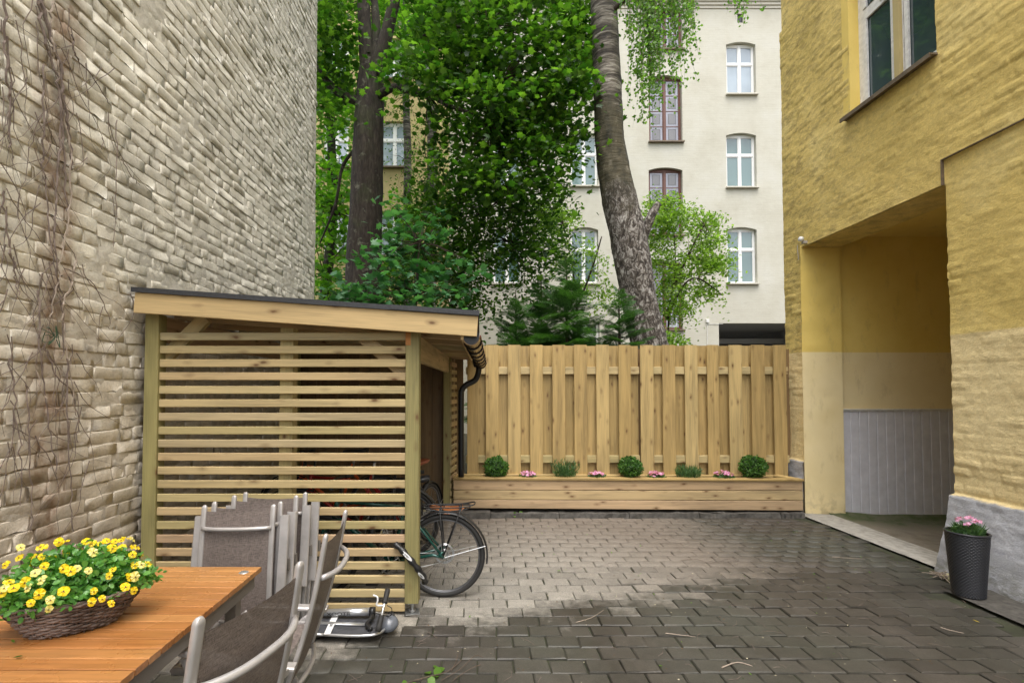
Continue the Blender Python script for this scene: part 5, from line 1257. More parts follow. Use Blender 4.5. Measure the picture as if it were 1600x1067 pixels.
link('deck_rim', MB().tube(smooth_path(out+[out[0]], 4), .0085, 8).mesh('deck_rim', M['silver'], True), sco)
link('deck_rib', MB().tube([s_(470, 972, dz_+.006), s_(570, 975, dz_+.008)], 1, 8, True, (.017, .006)).mesh('deck_rib', M['silver'], True), sco)
tb0, tb1 = s_(452, 958, .085), s_(579, 955, .10)
tube = link('steering_tube', MB().tube([tb0, tb0.lerp(tb1, .7), tb0.lerp(tb1, .71), tb1], [.020, .024, .026, .026], 16).mesh('steering_tube', M['silver'], True), sco)
tm = text_mesh('XOOTR', .030, M['black']); tm.transform(Matrix.Translation(tb0.lerp(tb1, .62)+Vector((0, -.0262, -.001)))@Matrix.Rotation(math.atan2(tb1.z-tb0.z, tb1.x-tb0.x), 4, 'Y').inverted()@Matrix.Rotation(R(90), 4, 'X')@Matrix.Diagonal((1.5, 1, 1, 1))); link('lettering', tm, tube)
wf = link('wheel', None, sco, s_(607, 985, .0)+Vector((0, 0, .055)))
link('tyre', MB().torus((0, 0, 0), .055, .016, 'z', 32, 8).mesh('tyre', M['rubber'], True), wf); link('rim', MB().lathe([(0, .012), (.04, .012), (.043, -.012), (0, -.012)], 24).mesh('rim', M['silver'], True), wf)
wf.rotation_euler = (R(65), 0, R(-70))
link('fender', MB().lathe([(.0, .035), (.035, .03), (.058, .012), (.066, -.012), (.06, -.02)], 20, Matrix.Translation(s_(607, 972, .075))@Matrix.Rotation(R(25), 4, 'X')).mesh('fender', m_plain('smoky_grey_plastic', (.12, .13, .15), .25), True), sco)
link('clamp', MB().tube([tb1-Vector((.005, 0, 0)), tb1+Vector((.03, 0, 0))], .031, 14).mesh('clamp', M['black'], True), sco)
link('hinge_arm', MB().tube(smooth_path([tb1+Vector((.015, -.02, -.01)), s_(580, 966, .09), s_(573, 975, .08), s_(580, 983, .07)], 5), .013, 10).mesh('hinge_arm', M['black'], True), sco)
h0, h1 = s_(592, 985, .075)+Vector((0, -.03, .01)), Vector(P(606, 920, 3.32))-Vector((-.9, 3.3, 0))
hb = link('handlebar', MB().tube([h0, h1], .0105, 10).mesh('handlebar', M['chrome'], True), sco)
link('grip', MB().tube([h0, h0.lerp(h1, .1), h0.lerp(h1, .33), h0.lerp(h1, .36)], [.017, .0185, .016, .018], 12).mesh('grip', M['rubber'], True), hb)
link('grip', MB().tube([h0.lerp(h1, .66), h0.lerp(h1, .69), h0.lerp(h1, .93), h1], [.018, .016, .018, .017], 12).mesh('grip', M['rubber'], True), hb)
q0 = h0.lerp(h1, .6); link('brake_lever', MB().tube(smooth_path([q0, q0+Vector((-.045, -.005, .005)), q0+Vector((-.04, -.005, .035)), q0+Vector((-.045, -.005, .058)), q0+Vector((-.07, -.005, .068))], 5), [.006]*21, 8).mesh('brake_lever', M['white'], True), hb)
link('brake_cable', MB().tube(smooth_path([q0+Vector((.02, 0, 0)), q0+Vector((.05, 0, -.02)), s_(608, 962, .12), tb1], 6), .003, 6).mesh('brake_cable', M['black'], True), hb)
stk = [s_(516, 990, dz_+.010), s_(508, 991, dz_+.010), s_(520, 960, dz_+.010), s_(529, 961, dz_+.010)]
tg = link('deck_sticker', MB().add([stk[1]-Vector((.01, 0, 0)), stk[0], stk[3], stk[2]]+[q-Vector((0, 0, .002)) for q in (stk[1], stk[0], stk[3], stk[2])], [(0, 1, 2, 3)]).mesh('deck_sticker', M['white']), sco)
tm = text_mesh('DISFX', .026, M['black']); cc = (stk[0]+stk[1]+stk[2]+stk[3])/4; dd_ = (stk[1]-stk[2]); tm.transform(Matrix.Translation(cc+Vector((0, 0, .0015)))@Matrix.Rotation(math.atan2(-dd_.y, -dd_.x), 4, 'Z')); link('lettering', tm, tg)
bl = link('cable_bundle', MB().tube(smooth_path([s_(462, 968, .07), s_(470, 958, .11), s_(478, 966, .08), s_(470, 974, .09), s_(485, 972, .07)], 5), .006, 6).mesh('cable_bundle', M['black'], True), sco)

# ================================================================ TREES
def trunk_mesh(pts, rads, m, seed=0, n=26, lump=.10, groove=0., step=8, base=Vector((0, 0, 0)), fine=.03):
    path = smooth_path([Vector(p) for p in pts], step); k = len(path); V = []; rr = np.interp(np.linspace(0, len(rads)-1, k), np.arange(len(rads)), rads)
    up = Vector((0, -1, 0))
    zz = np.cumsum([0]+[(path[i+1]-path[i]).length for i in range(k-1)])
    for i, p in enumerate(path):
        t = (path[min(i+1, k-1)]-path[max(i-1, 0)]).normalized(); a = up.cross(t).normalized(); b_ = t.cross(a).normalized(); up = -a.cross(t) if False else up
        for q in range(n):
            w = 2*math.pi*q/n; ca, sa = math.cos(w), math.sin(w)
            r = rr[i]*(1+lump*2*(float(fbm(ca*1.6+7, sa*1.6+zz[i]*1.1, seed, 3))-.45)+fine*2*(float(vn(ca*6+3, sa*6+zz[i]*9, seed+5))-.5)-groove*math.exp(-((w-4.5)/.22)**2))
            V.append(tuple(p+a*(ca*r)+b_*(sa*r)-base))
    Fs = [(i*n+q, i*n+(q+1) % n, (i+1)*n+(q+1) % n, (i+1)*n+q) for i in range(k-1) for q in range(n)]+[tuple((k-1)*n+q for q in range(n))]
    return fast_mesh('trunk', np.array(V), Fs, [m], True)
def sprays(rects, tpl, size, per, spread, seed, tilt=.5, base=(0, 0, 0), flat=True, gaps=()):
    """rects: (count, px0, px1, py0, py1, Y0, Y1)"""
    rng = np.random.default_rng(seed); tv, tf = leaf_tpl(tpl); C = []
    for (cnt, a, b_, c, d_, y0, y1) in rects:
        for _ in range(cnt):
            px, py, Y = rng.uniform(a, b_), rng.uniform(c, d_), rng.uniform(y0, y1)
            if any(g[0] < px < g[1] and g[2] < py < g[3] and rng.random() < g[4] for g in gaps): continue
            C.append(P(px, py, Y))
    C = np.array(C); n = len(C)*per; cen = np.repeat(C, per, 0); sp = np.array(spread)
    off = rng.normal(0, 1, (n, 3))*sp; off[:, 2] -= .35*(off[:, 0]**2+off[:, 1]**2)/max(sp[0], .01)
    pos = cen+off-np.array(base)
    V, Fc = scatter(tv, tf, rand_rot(n, rng, tilt), pos, rng.uniform(size[0], size[1], n)); return V, Fc, C
def twigs_mesh(C, roots, m, base, rng, r0=.014, name='twigs', sag=.15, frac=1.):
    mb = MB(); roots = [Vector(r) for r in roots]
    for c in C:
        if rng.random() > frac: continue
        c = Vector(c); r = min(roots, key=lambda q: (q-c).length+rng.random()*.6); L = (r-c).length
        if L > 3.5: continue
        m1 = r.lerp(c, .35)+Vector(rng.normal(0, .06*L, 3)); m2 = r.lerp(c, .72)+Vector(rng.normal(0, .05*L, 3))
        mb.tube([r-base, m1-base, m2-base, c-base], [r0, r0*.75, r0*.45, r0*.2], 5)
    return mb.mesh(name, m)
rt = np.random.default_rng(3)
# ---- big maple
Ym = 9.6; px2r = Ym/F
mbase = Vector((float(P(568, 600, Ym)[0]), Ym, .02))
mp = thing('maple_tree', 'large maple with thick dark forked trunk and broad leafy crown behind the shed', 'tree', mbase)
low = P(568, 735, Ym); low[2] = -.05
tp = [low, P(568, 600, Ym), P(567, 460, Ym), P(569, 380, Ym), P(573, 300, Ym), P(575, 230, Ym), P(578, 160, Ym), P(580, 110, Ym)]
link('trunk', trunk_mesh(tp, [34*px2r, 31*px2r, 28*px2r, 27*px2r, 25*px2r, 24*px2r, 22*px2r, 19*px2r], M['bark'], 2, 40, .12, .30, 10, mbase), mp)
def limb(pts, rads, par, base, m='bark', seed=4, n=14, name='limb'):
    me = trunk_mesh([P(*p) for p in pts], rads, M[m], seed, n, .14, 0., 6, base); me.name = name; return link(name, me, par)
limb([(579, 140, Ym), (573, 90, Ym), (569, 30, Ym), (566, -60, Ym), (560, -220, Ym+.1)], [.17, .15, .13, .12, .07], mp, mbase, seed=5)
limb([(582, 135, Ym), (594, 92, Ym-.05), (606, 45, Ym-.1), (618, -10, Ym-.2), (640, -160, Ym-.4)], [.16, .14, .12, .11, .05], mp, mbase, seed=6)
limb([(586, 95, Ym), (588, 40, Ym+.1), (581, -30, Ym+.3)], [.08, .09, .06], mp, mbase, seed=7)
limb([(590, 152, Ym-.1), (612, 138, Ym-.3), (640, 141, Ym-.5), (668, 149, Ym-.6), (688, 142, Ym-.7), (702, 124, Ym-.75), (722, 114, Ym-.8)], [.09, .075, .07, .07, .06, .055, .03], mp, mbase, seed=8)
limb([(592, 112, Ym), (622, 84, Ym-.2), (655, 62, Ym-.4), (690, 46, Ym-.5), (760, 40, Ym-.9)], [.055, .045, .04, .035, .015], mp, mbase, seed=9)
limb([(676, 151, Ym-.6), (702, 166, Ym-.8), (738, 177, Ym-.9), (765, 184, Ym-1.)], [.04, .035, .028, .012], mp, mbase, seed=10)
limb([(566, 160, Ym), (536, 149, Ym+.1), (508, 126, Ym+.2), (488, 96, Ym+.3)], [.10, .085, .08, .05], mp, mbase, seed=11)
limb([(700, 60, Ym-.5), (735, 72, Ym-.8), (790, 118, Ym-1.1)], [.03, .025, .01], mp, mbase, seed=12)
limb([(556, 232, Ym), (535, 262, Ym+.2), (524, 320, Ym+.3), (500, 380, Ym+.4)], [.035, .03, .028, .012], mp, mbase, seed=13)
gaps = [(596, 690, 60, 300, .05), (540, 605, 0, 420, .86), (600, 640, -40, 90, .7), (600, 725, 105, 175, .45)]
rects = [(150, 600, 900, -40, 140, 7.9, 9.4), (70, 690, 915, 120, 200, 8.2, 10.2), (52, 690, 872, 200, 300, 8.2, 10.2), (60, 590, 760, -30, 130, 9.8, 11.2), (60, 640, 860, 250, 400, 9.0, 10.5),
         (60, 490, 560, -40, 170, 9.0, 10.6), (150, 420, 980, -420, -40, 8.0, 11.5), (40, 760, 900, 60, 240, 8.2, 9.2), (34, 880, 925, -20, 120, 8.9, 10.)]
V, Fc, C = sprays(rects, 'maple', (.07, .15), 38, (.27, .27, .085), 21, .5, mbase, gaps=gaps)
link('crown', fast_mesh('crown', V, Fc, [M['maple']], False), mp, kind='stuff')
roots = [P(*q) for q in ((720, 114, 8.8), (690, 46, 9.1), (765, 184, 8.6), (790, 118, 8.5), (488, 96, 9.9), (668, 149, 9.), (618, -10, 9.4), (566, -60, 9.6), (655, 62, 9.2), (760, 40, 8.7), (640, -160, 9.2))]
link('twigs', twigs_mesh(C, roots, M['branch'], mbase, rt, .010, frac=.3), mp, kind='stuff')
# ---- bright maple further back on the left
b2 = Vector((P(505, 500, 13)[0], 13., .02)); t2_ = thing('back_maple_tree', 'yellow green backlit maple filling the gap next to the brick building corner', 'tree', b2)
link('trunk', trunk_mesh([Vector(P(505, 640, 13)), Vector(P(507, 480, 13)), Vector(P(520, 330, 13)), Vector(P(515, 150, 13)), Vector(P(505, -50, 13))], [.16, .14, .12, .10, .06], M['bark'], 15, 16, .1, 0, 6, b2), t2_)
V, Fc, C = sprays([(170, 470, 565, -60, 480, 11.5, 14.2), (60, 565, 700, -40, 60, 11.8, 14), (60, 470, 600, -300, -60, 11.5, 14), (30, 600, 700, 300, 470, 12, 14)], 'maple', (.10, .15), 32, (.28, .28, .12), 22, .6, b2)
link('crown', fast_mesh('crown', V, Fc, [M['maple_bright']], False), t2_, kind='stuff')
link('twigs', twigs_mesh(C, [P(515, 150, 13), P(520, 330, 13), P(507, 430, 13), P(505, 0, 13)], M['branch'], b2, rt, .02, frac=.5), t2_, kind='stuff')
# ---- bluish young maple close behind the shed
b3 = Vector((P(640, 600, 8.0)[0], 8.0, .02)); yg = thing('young_maple_tree', 'young maple with bluish green leaves just above the shed roof before the thick trunk', 'tree', b3)
link('trunk', trunk_mesh([Vector(P(640, 700, 8.0)), Vector(P(642, 560, 8.0)), Vector(P(650, 460, 8.0)), Vector(P(655, 380, 8.1))], [.04, .035, .03, .015], M['bark'], 16, 10, .1, 0, 6, b3), yg)
V, Fc, C = sprays([(8, 590, 640, 350, 400, 7.9, 8.2), (12, 620, 690, 330, 390, 7.9, 8.6), (16, 560, 640, 395, 450, 7.5, 8.1), (30, 505, 700, 440, 480, 7.4, 8.1), (14, 640, 740, 390, 450, 7.8, 8.5), (4, 595, 625, 305, 340, 8, 8.5)], 'maple', (.11, .17), 10, (.17, .17, .05), 23, .45, b3)
link('crown', fast_mesh('crown', V, Fc, [M['maple_blue']], False), yg, kind='stuff')
link('twigs', twigs_mesh(C, [P(650, 460, 8.), P(655, 380, 8.1), P(642, 540, 8.)], M['branch'], b3, rt, .010), yg, kind='stuff')
# ---- small leaved tree right of the maple
b4 = Vector((P(690, 600, 11)[0], 11., .02)); sl_ = thing('hornbeam_tree', 'small leaved tree spreading low between the maple and the conifers', 'tree', b4)
link('trunk', trunk_mesh([Vector(P(690, 700, 11)), Vector(P(700, 520, 11)), Vector(P(720, 430, 11)), Vector(P(760, 330, 10.8))], [.10, .08, .06, .03], M['bark'], 17, 12, .1, 0, 6, b4), sl_)
V, Fc, C = sprays([(95, 690, 860, 300, 480, 9.8, 11.5), (50, 640, 780, 230, 400, 10.5, 12), (20, 830, 885, 180, 330, 9.8, 10.8), (60, 600, 760, 400, 500, 9.5, 10.8), (8, 850, 890, 330, 420, 10.2, 11)], 'oval', (.07, .11), 44, (.24, .24, .10), 24, .7, b4)
link('crown', fast_mesh('crown', V, Fc, [M['maple']], False), sl_, kind='stuff')
link('twigs', twigs_mesh(C, [P(760, 330, 10.8), P(720, 430, 11), P(700, 500, 11), P(800, 380, 10.6)], M['branch'], b4, rt, .014, frac=.6), sl_, kind='stuff')
# ---- thin birches in the middle distance
for k, (px, w, lb) in enumerate(((634, 8, 'slender birch stem just right of the thick maple trunk'), (672, 10, 'slender pale birch stem further right in front of the pale yellow facade'))):
    bb_ = Vector((P(px, 600, 14.2)[0], 14.2, .02)); t = thing('slender_birch', lb, 'tree', bb_, 0, 'slender birches between the buildings and the maple')
    me = trunk_mesh([P(px-3, 700, 14.2), P(px, 450, 14.2), P(px+3, 250, 14.2), P(px-2, 50, 14.2), P(px+4, -250, 14.2)], [w*.02, w*.017, w*.014, w*.011, .03], M['birch'], 30+k, 14, .05, 0, 6, bb_); link('trunk', me, t)
    V, Fc, C = sprays([(44, px-45, px+40, -100, 330, 13.4, 14.9)], 'oval', (.05, .08), 40, (.16, .16, .25), 40+k, 1.0, bb_)
    link('crown', fast_mesh('crown', V, Fc, [M['birch_leaf'] if k else M['maple']]), t, kind='stuff')
    link('twigs', twigs_mesh(C, [P(px, y_, 14.2) for y_ in (-50, 50, 150, 250, 350)], M['branch'], bb_, rt, .01), t, kind='stuff')
# ---- big leaning birch
Yb = 8.7; r_ = Yb/F; bbs = Vector((float(P(1030, 650, Yb)[0]), Yb, .02))
bt = thing('birch_tree', 'big leaning birch with cracked white bark rising above the board fence', 'tree', bbs)
lowp = P(1032, 740, Yb); lowp[2] = -.05
tp = [lowp, P(1022, 600, Yb), P(1014, 536, Yb), P(1005, 500, Yb), P(996, 455, Yb), P(988, 405, Yb), P(978, 354, Yb), P(966, 304, Yb), P(956, 250, Yb), P(951, 200, Yb), P(948, 100, Yb), P(943, 0, Yb), P(940, -120, Yb), P(945, -300, Yb)]
link('trunk', trunk_mesh(tp, [x*r_ for x in (38, 32, 28, 27, 26.5, 28, 27.5, 27, 23.5, 22, 21.5, 20.5, 18, 14)], M['birch'], 44, 44, .07, 0., 12, bbs, .035), bt)
limb([(1002, 375, Yb), (1012, 350, Yb-.05), (1020, 332, Yb-.05), (1028, 319, Yb)], [.11, .085, .075, .06], bt, bbs, 'birch', 45, name='stub')
limb([(945, -60, Yb), (985, -75, Yb-.2), (1040, -60, Yb-.4), (1110, -40, Yb-.4), (1185, -25, Yb-.3)], [.09, .06, .05, .03, .012], bt, bbs, 'branch', 46)
limb([(943, 40, Yb), (965, 10, Yb-.2), (1000, -10, Yb-.4), (1060, -5, Yb-.5)], [.05, .04, .03, .012], bt, bbs, 'branch', 47)
limb([(945, -120, Yb), (900, -140, Yb), (860, -110, Yb)], [.06, .04, .02], bt, bbs, 'branch', 48)
rng = np.random.default_rng(8); pos = []; mb = MB()
def strand(px, py0, py1, Y):
    p0 = Vector(P(px, py0, Y)); L = (py1-py0)*Y/F; sw = rng.normal(0, .12, 2); pts = []
    for k in range(7): f = k/6; pts.append(p0+Vector((sw[0]*f*f, sw[1]*f*f, -L*f)))
    mb.tube([p-bbs for p in pts], [.004, .0035, .003, .0025, .002, .0015, .001], 4)
    nl = int(L*30)
    for _ in range(nl):
        f = rng.random(); i_ = min(5, int(f*6)); q = pts[i_].lerp(pts[i_+1], f*6-i_); pos.append(np.array(q)+rng.normal(0, .035, 3))
for _ in range(95):
    px = rng.uniform(972, 1088); e = 215-(abs(px-1010)*1.3 if px > 1010 else (1010-px)*1.0); e = rng.uniform(20, max(45, e))
    strand(px, -60+rng.uniform(-10, 25), e, rng.uniform(8.0, 8.7))
for px_, e_ in ((1004, 214), (1000, 190), (1047, 186), (1052, 160), (1044, 170), (1077, 98), (1083, 90), (1020, 150), (1012, 165), (985, 95)): strand(px_, 0, e_, 8.3)
for _ in range(15): px = rng.uniform(1136, 1186); strand(px, -50, rng.uniform(0, 55 if px > 1160 else 25), 8.4)
for _ in range(90): strand(rng.uniform(880, 1190), -420+rng.uniform(0, 100), rng.uniform(-250, -45), rng.uniform(7.8, 9.4))
for _ in range(26): strand(rng.uniform(880, 930), -100, rng.uniform(-40, 50), rng.uniform(8.9, 9.3))
pos = np.array(pos)-np.array(bbs); tv, tf = leaf_tpl('oval'); Rm = rand_rot(len(pos), rng, 1.4)
V, Fc = scatter(tv*np.array([1.35, 1, 1]), tf, Rm, pos, rng.uniform(.04, .065, len(pos)))
link('crown', fast_mesh('crown', V, Fc, [M['birch_leaf']]), bt, kind='stuff'); link('hanging_twigs', mb.mesh('hanging_twigs', M['twig']), bt, kind='stuff')
# ---- light green shrubby tree right of the birch
def shrub_tree(px, Y, top, rects, lb, seed, stems, leaf='bush_leaf'):
    b_ = Vector((P(px, 600, Y)[0], Y, .02)); t = thing('shrub_tree', lb, 'tree', b_)
    for k, s in enumerate(stems): me = trunk_mesh([P(*q) for q in s], [.03, .022, .016, .008][:len(s)], M['branch'], seed+k, 8, .1, 0, 5, b_); link('stem', me, t)
    V, Fc, C = sprays(rects, 'oval', (.055, .09), 85, (.15, .15, .07), seed, .8, b_); link('crown', fast_mesh('crown', V, Fc, [M[leaf]]), t, kind='stuff')
    link('twigs', twigs_mesh(C, [P(*q) for s in stems for q in s[1:]], M['twig'], b_, rt, .007), t, kind='stuff')
    return t
Ys = 10.8
shrub_tree(1040, Ys, 300, [(34, 1030, 1100, 330, 460, 10.3, 11.3), (10, 1035, 1090, 305, 340, 10.4, 11.2), (12, 1090, 1125, 330, 380, 10.6, 11.2), (14, 1085, 1135, 390, 465, 10.5, 11.2), (18, 1020, 1070, 420, 485, 10.4, 11.1), (16, 1005, 1040, 300, 420, 10.8, 11.4)],
           'light green shrubby tree leaning against the white facade, right of the leaning birch', 60,
           [[(1040, 640, Ys), (1045, 500, Ys), (1055, 420, Ys), (1052, 345, Ys)], [(1042, 500, Ys), (1065, 450, Ys-.1), (1090, 435, Ys-.2), (1130, 462, Ys-.2)], [(1048, 460, Ys), (1075, 400, Ys), (1100, 350, Ys+.1)]])
shrub_tree(1050, 9.6, 500, [(7, 1035, 1070, 520, 545, 9.3, 9.8)], 'low leafy sprout peeking over the fence at the foot of the leaning birch', 66, [[(1052, 640, 9.6), (1052, 560, 9.6), (1050, 528, 9.6)]])
shrub_tree(900, 12, 300, [(18, 850, 945, 330, 430, 11.4, 12.6), (12, 870, 950, 420, 480, 11.4, 12.6), (14, 820, 880, 300, 360, 11.5, 12.5)],
           'sparse light green tree between the conifers and the lower windows, left of the leaning birch', 70, [[(900, 640, 12), (902, 500, 12), (895, 420, 12), (880, 350, 12)], [(902, 480, 12), (925, 420, 11.9), (940, 370, 11.9)]])
# ---- conifers
def frond(L, seed):
    r = random.Random(seed); mb = MB(); ns = 15
    mb.tube([(0, 0, 0), (L*.5, 0, .01), (L, 0, -.06)], [.006, .004, .001], 4)
    for k in range(ns):
        f = .08+.9*k/ns; sl2 = L*.42*(1-f)**.7+.03
        for s in (-1, 1):
            a = R(52+r.uniform(-8, 8)); dx, dy = math.cos(a), s*math.sin(a); x0_, z0_ = L*f, -.06*f*f
            nn = max(4, int(sl2/.011))
            for q in range(nn):
                g = (q+.5)/nn*sl2; bx, by, bz = x0_+dx*g, dy*g, z0_-g*g*.5
                for s2 in (-1, 1):
                    aa = math.atan2(dy, dx)+s2*R(48); l_ = .032; ex, ey = bx+math.cos(aa)*l_, by+math.sin(aa)*l_; w_ = .0048
                    px_, py_ = -math.sin(aa)*w_, math.cos(aa)*w_; zt_ = bz+r.uniform(-.008, .004)
                    mb.add([(bx-px_, by-py_, bz), (bx+px_, by+py_, bz), (ex, ey, zt_)], [(0, 1, 2)])
    return np.array(mb.v), [f for f in mb.f]
fr = []
for k in range(4):
    v, f = frond(.55, k); tri = []
    for q in f: tri += [(q[0], q[i_], q[i_+1]) for i_ in range(1, len(q)-1)]
    fr.append((v, np.array(tri)))
def conifer(px, Y, ytop, lb, seed, rad=1.0, nfr=80):
    x = P(px, 600, Y)[0]; zt = P(px, ytop, Y)[2]; b_ = Vector((x, Y, .02)); t = thing('conifer_tree', lb, 'tree', b_, 0, 'young conifers behind the fence'); r = np.random.default_rng(seed)
    link('trunk', MB().tube([(0, 0, 0), (.01, 0, zt*.5), (0, 0, zt)], [.05, .035, .006], 8).mesh('trunk', M['branch']), t)
    VV, FF, o = [], [], 0
    for k in range(nfr):
        f = (k+.5)/nfr; z_ = zt-.06-(zt-1.2)*f**.8; a = k*2.399+r.normal(0, .2); L = (.18+rad*f**.7)
        v, fc = fr[k % 4]; s = L/.55; pitch = R(8+r.normal(0, 10))*(1-f)*-3+R(12)*f
        e = np.array((Matrix.Rotation(a, 3, 'Z')@Matrix.Rotation(pitch, 3, 'Y')@Matrix.Rotation(r.normal(0, .25), 3, 'X')))
        sc3 = np.array([s, min(s, 1.25), 1.])
        VV.append((v*sc3)@e.T+np.array([0, 0, z_-.02])); FF.append(fc+o); o += len(v)
    link('fronds', fast_mesh('fronds', np.concatenate(VV), np.concatenate(FF), [M['conifer']]), t, kind='stuff')
conifer(886, 8.2, 402, 'tallest dark conifer standing behind the middle of the fence', 1, 1.0, 120)
conifer(968, 8.0, 452, 'low conifer spreading its fronds in front of the leaning birch', 2, .85, 90)
conifer(806, 8.6, 455, 'low conifer beside the end of the shed roof', 3, .9, 90)
conifer(846, 9.3, 425, 'conifer half hidden left of the tallest one', 4, .85, 90)

# ================================================================ DEAD CLIMBERS ON THE BRICK WALL
def vine(label, segs, seed, extra=0, box=None):
    t = thing('dead_vine', label, 'vine', (LX, 3, 0)); rr = np.random.default_rng(seed); bo = Vector((LX, 3, 0))
    allp = []
    for (pts, rad, pale) in segs:
        w = [Vector(W(px, py, LX+.028+rr.uniform(0, .02))) for px, py in pts]; w = smooth_path(w, 6)
        w = [p+Vector((rr.uniform(-.002, .008), rr.normal(0, .006), rr.normal(0, .004))) for p in w]
        link('stem', MB().tube([p-bo for p in w], [rad*(1-.5*i_/len(w)) for i_ in range(len(w))], 6).mesh('stem', M['vine_pale'] if pale else M['vine']), t); allp += w
    mb = MB()
    for _ in range(extra):
        px = rr.normal((box[0]+box[1])/2, (box[1]-box[0])/3.4); py = rr.uniform(box[2], box[3]); p = Vector(W(max(2, px), py, LX+.03)); pts = [p]; d_ = Vector((0, rr.normal(0, .35), -1)).normalized()
        for k in range(rr.integers(5, 16)):
            d_ = (d_+Vector((0, rr.normal(0, .28), rr.normal(0, .12)))).normalized(); p = p+d_*.06+Vector((rr.normal(0, .003), 0, 0)); p.x = min(max(p.x, LX+.018), LX+.06); pts.append(p.copy())
        mb.tube([q-bo for q in pts], [max(.0009, .0026*(1-i_/len(pts))) for i_ in range(len(pts))], 4)
    if extra: link('fine_tendrils', mb.mesh('fine_tendrils', M['vine']), t, kind='stuff')
vine('thick tangle of dead brown climber stems running up the cream brick wall', [
    ([(62, -10), (75, 50), (92, 95), (100, 160), (108, 215), (111, 265)], .011, False), ([(58, 0), (70, 70), (85, 110), (95, 175), (98, 250), (104, 330)], .008, False),
    ([(88, -5), (78, 30), (84, 75), (92, 120), (97, 180), (110, 250), (107, 330), (97, 400), (86, 450), (78, 500)], .006, True),
    ([(66, 100), (68, 190), (66, 250), (72, 300), (80, 380), (88, 440), (100, 490)], .005, False), ([(100, 150), (92, 230), (88, 290), (84, 350), (88, 420), (96, 480), (98, 560)], .006, False),
    ([(118, 405), (112, 440), (100, 470), (98, 500), (102, 540), (112, 600), (116, 650)], .005, True), ([(60, 455), (62, 530), (68, 600), (80, 680), (90, 740)], .005, False),
    ([(56, 580), (70, 625), (95, 640), (118, 642)], .004, True), ([(70, 545), (90, 590), (112, 615), (122, 660), (118, 690)], .004, False), ([(100, 420), (140, 440), (168, 490), (170, 515)], .0035, False),
    ([(40, 600), (44, 680), (48, 760), (50, 830)], .004, False), ([(104, 560), (104, 660), (110, 760), (112, 830)], .0045, False)], 3, 55, (48, 130, -20, 760))
vine('thin dead climber stems at the edge of the brick wall above the flowers', [([(4, -10), (6, 60), (10, 120), (14, 170), (15, 230)], .007, False), ([(12, 60), (16, 140), (10, 200)], .005, False), ([(2, 300), (8, 345), (16, 390), (24, 430), (28, 460)], .005, False), ([(14, 560), (22, 640), (32, 720), (30, 790)], .004, False)], 4, 30, (0, 26, -10, 700))
vine('single thin dark dead stem hanging free of the tangle on the brick wall', [([(112, 56), (115, 80), (122, 95), (140, 115), (150, 130), (172, 165)], .005, False), ([(182, 190), (182, 250), (180, 310), (177, 385)], .0035, False), ([(160, 215), (158, 235)], .003, False), ([(190, 250), (205, 275), (216, 290)], .003, False)], 5, 8, (130, 200, 100, 500))
t = thing('wire_tuft', 'small tuft of green plastic wire caught on the brick wall', 'wire', Vector(W(76, 522, LX+.03))); mb = MB(); rr = random.Random(3)
for k in range(5): mb.tube(smooth_path([Vector((rr.uniform(0, .02), rr.gauss(0, .03), rr.gauss(0, .03))) for _ in range(4)], 4), .002, 4)
link('wire_strands', mb.mesh('wire_strands', m_plain('dark_green_wire', (.03, .09, .05), .4)), t)

# ================================================================ SMALL THINGS ON THE PAVING
def twig_thing(pts, label, rad=.003, m='vine_pale', leaves=0):
    p0 = G(*pts[0]); t = thing('fallen_twig', label, 'twig', (p0[0], p0[1], .003)); bo = Vector((p0[0], p0[1], .003)); mb = MB()
    w = [Vector(G(px, py, .006))+Vector((0, 0, random.uniform(0, .004))) for px, py in pts]; w = smooth_path(w, 3); mb.tube([p-bo for p in w], [rad*(1.1-.7*i_/len(w)) for i_ in range(len(w))], 5)
    link('stem', mb.mesh('stem', M[m]), t); return t, bo
twig_thing([(1128, 1043), (1152, 1035), (1176, 1041)], 'bent pale twig lying on the nearest dark pavers', .0035)
twig_thing([(1040, 989), (1062, 992), (1087, 995)], 'straight pale twig lying on the dark pavers right of the dry patch', .0025)
twig_thing([(1470, 900+80), (1485, 985), (1506, 989)], 'short pale twig on the pavers near the concrete apron', .003)
twig_thing([(900, 972), (925, 965), (943, 953)], 'thin curved twig at the lower edge of the dry patch', .002)
twig_thing([(1065, 875), (1090, 874), (1110, 880), (1140, 872)], 'thin dark twig lying across the dry pavers', .002, 'twig')
twig_thing([(1300, 870), (1330, 872), (1352, 873)], 'thin twig lying on the dark pavers before the passage', .002)
t, bo = twig_thing([(620, 1072), (665, 1058), (700, 1048), (722, 1030)], 'small broken branch with green leaves lying on the paving in front', .0035, 'twig')
for k, q in enumerate((((690, 1062), (720, 1045), (742, 1026), (755, 1030)), ((708, 1062), (735, 1045), (752, 1040)), ((705, 1048), (712, 1035), (716, 1022)))):
    w = smooth_path([Vector(G(px, py, .008))+Vector((0, 0, .004*i_)) for i_, (px, py) in enumerate(q)], 3); link('side_twig', MB().tube([p-bo for p in w], .002, 5).mesh('side_twig', M['twig']), t)
tv, tf = leaf_tpl('round')
for (px, py, s) in ((672, 1052, .05), (680, 1044, .06), (690, 1050, .055), (695, 1043, .05), (668, 1060, .05), (684, 1057, .045), (640, 1068, .05), (628, 1066, .04)):
    g = Vector(G(px, py, .012))-bo; link('leaf', fast_mesh('leaf', tv*np.array([s*1.1, s, s]), tf, [M['birch_leaf']]), t, g, (random.gauss(0, .25), random.gauss(0, .25), random.uniform(0, 6)))
wd = G(805, 806); t = thing('weed', 'small green weed growing out of the kerb below the planter', 'weed', (wd[0], wd[1]-.02, 0)); rng = np.random.default_rng(2)
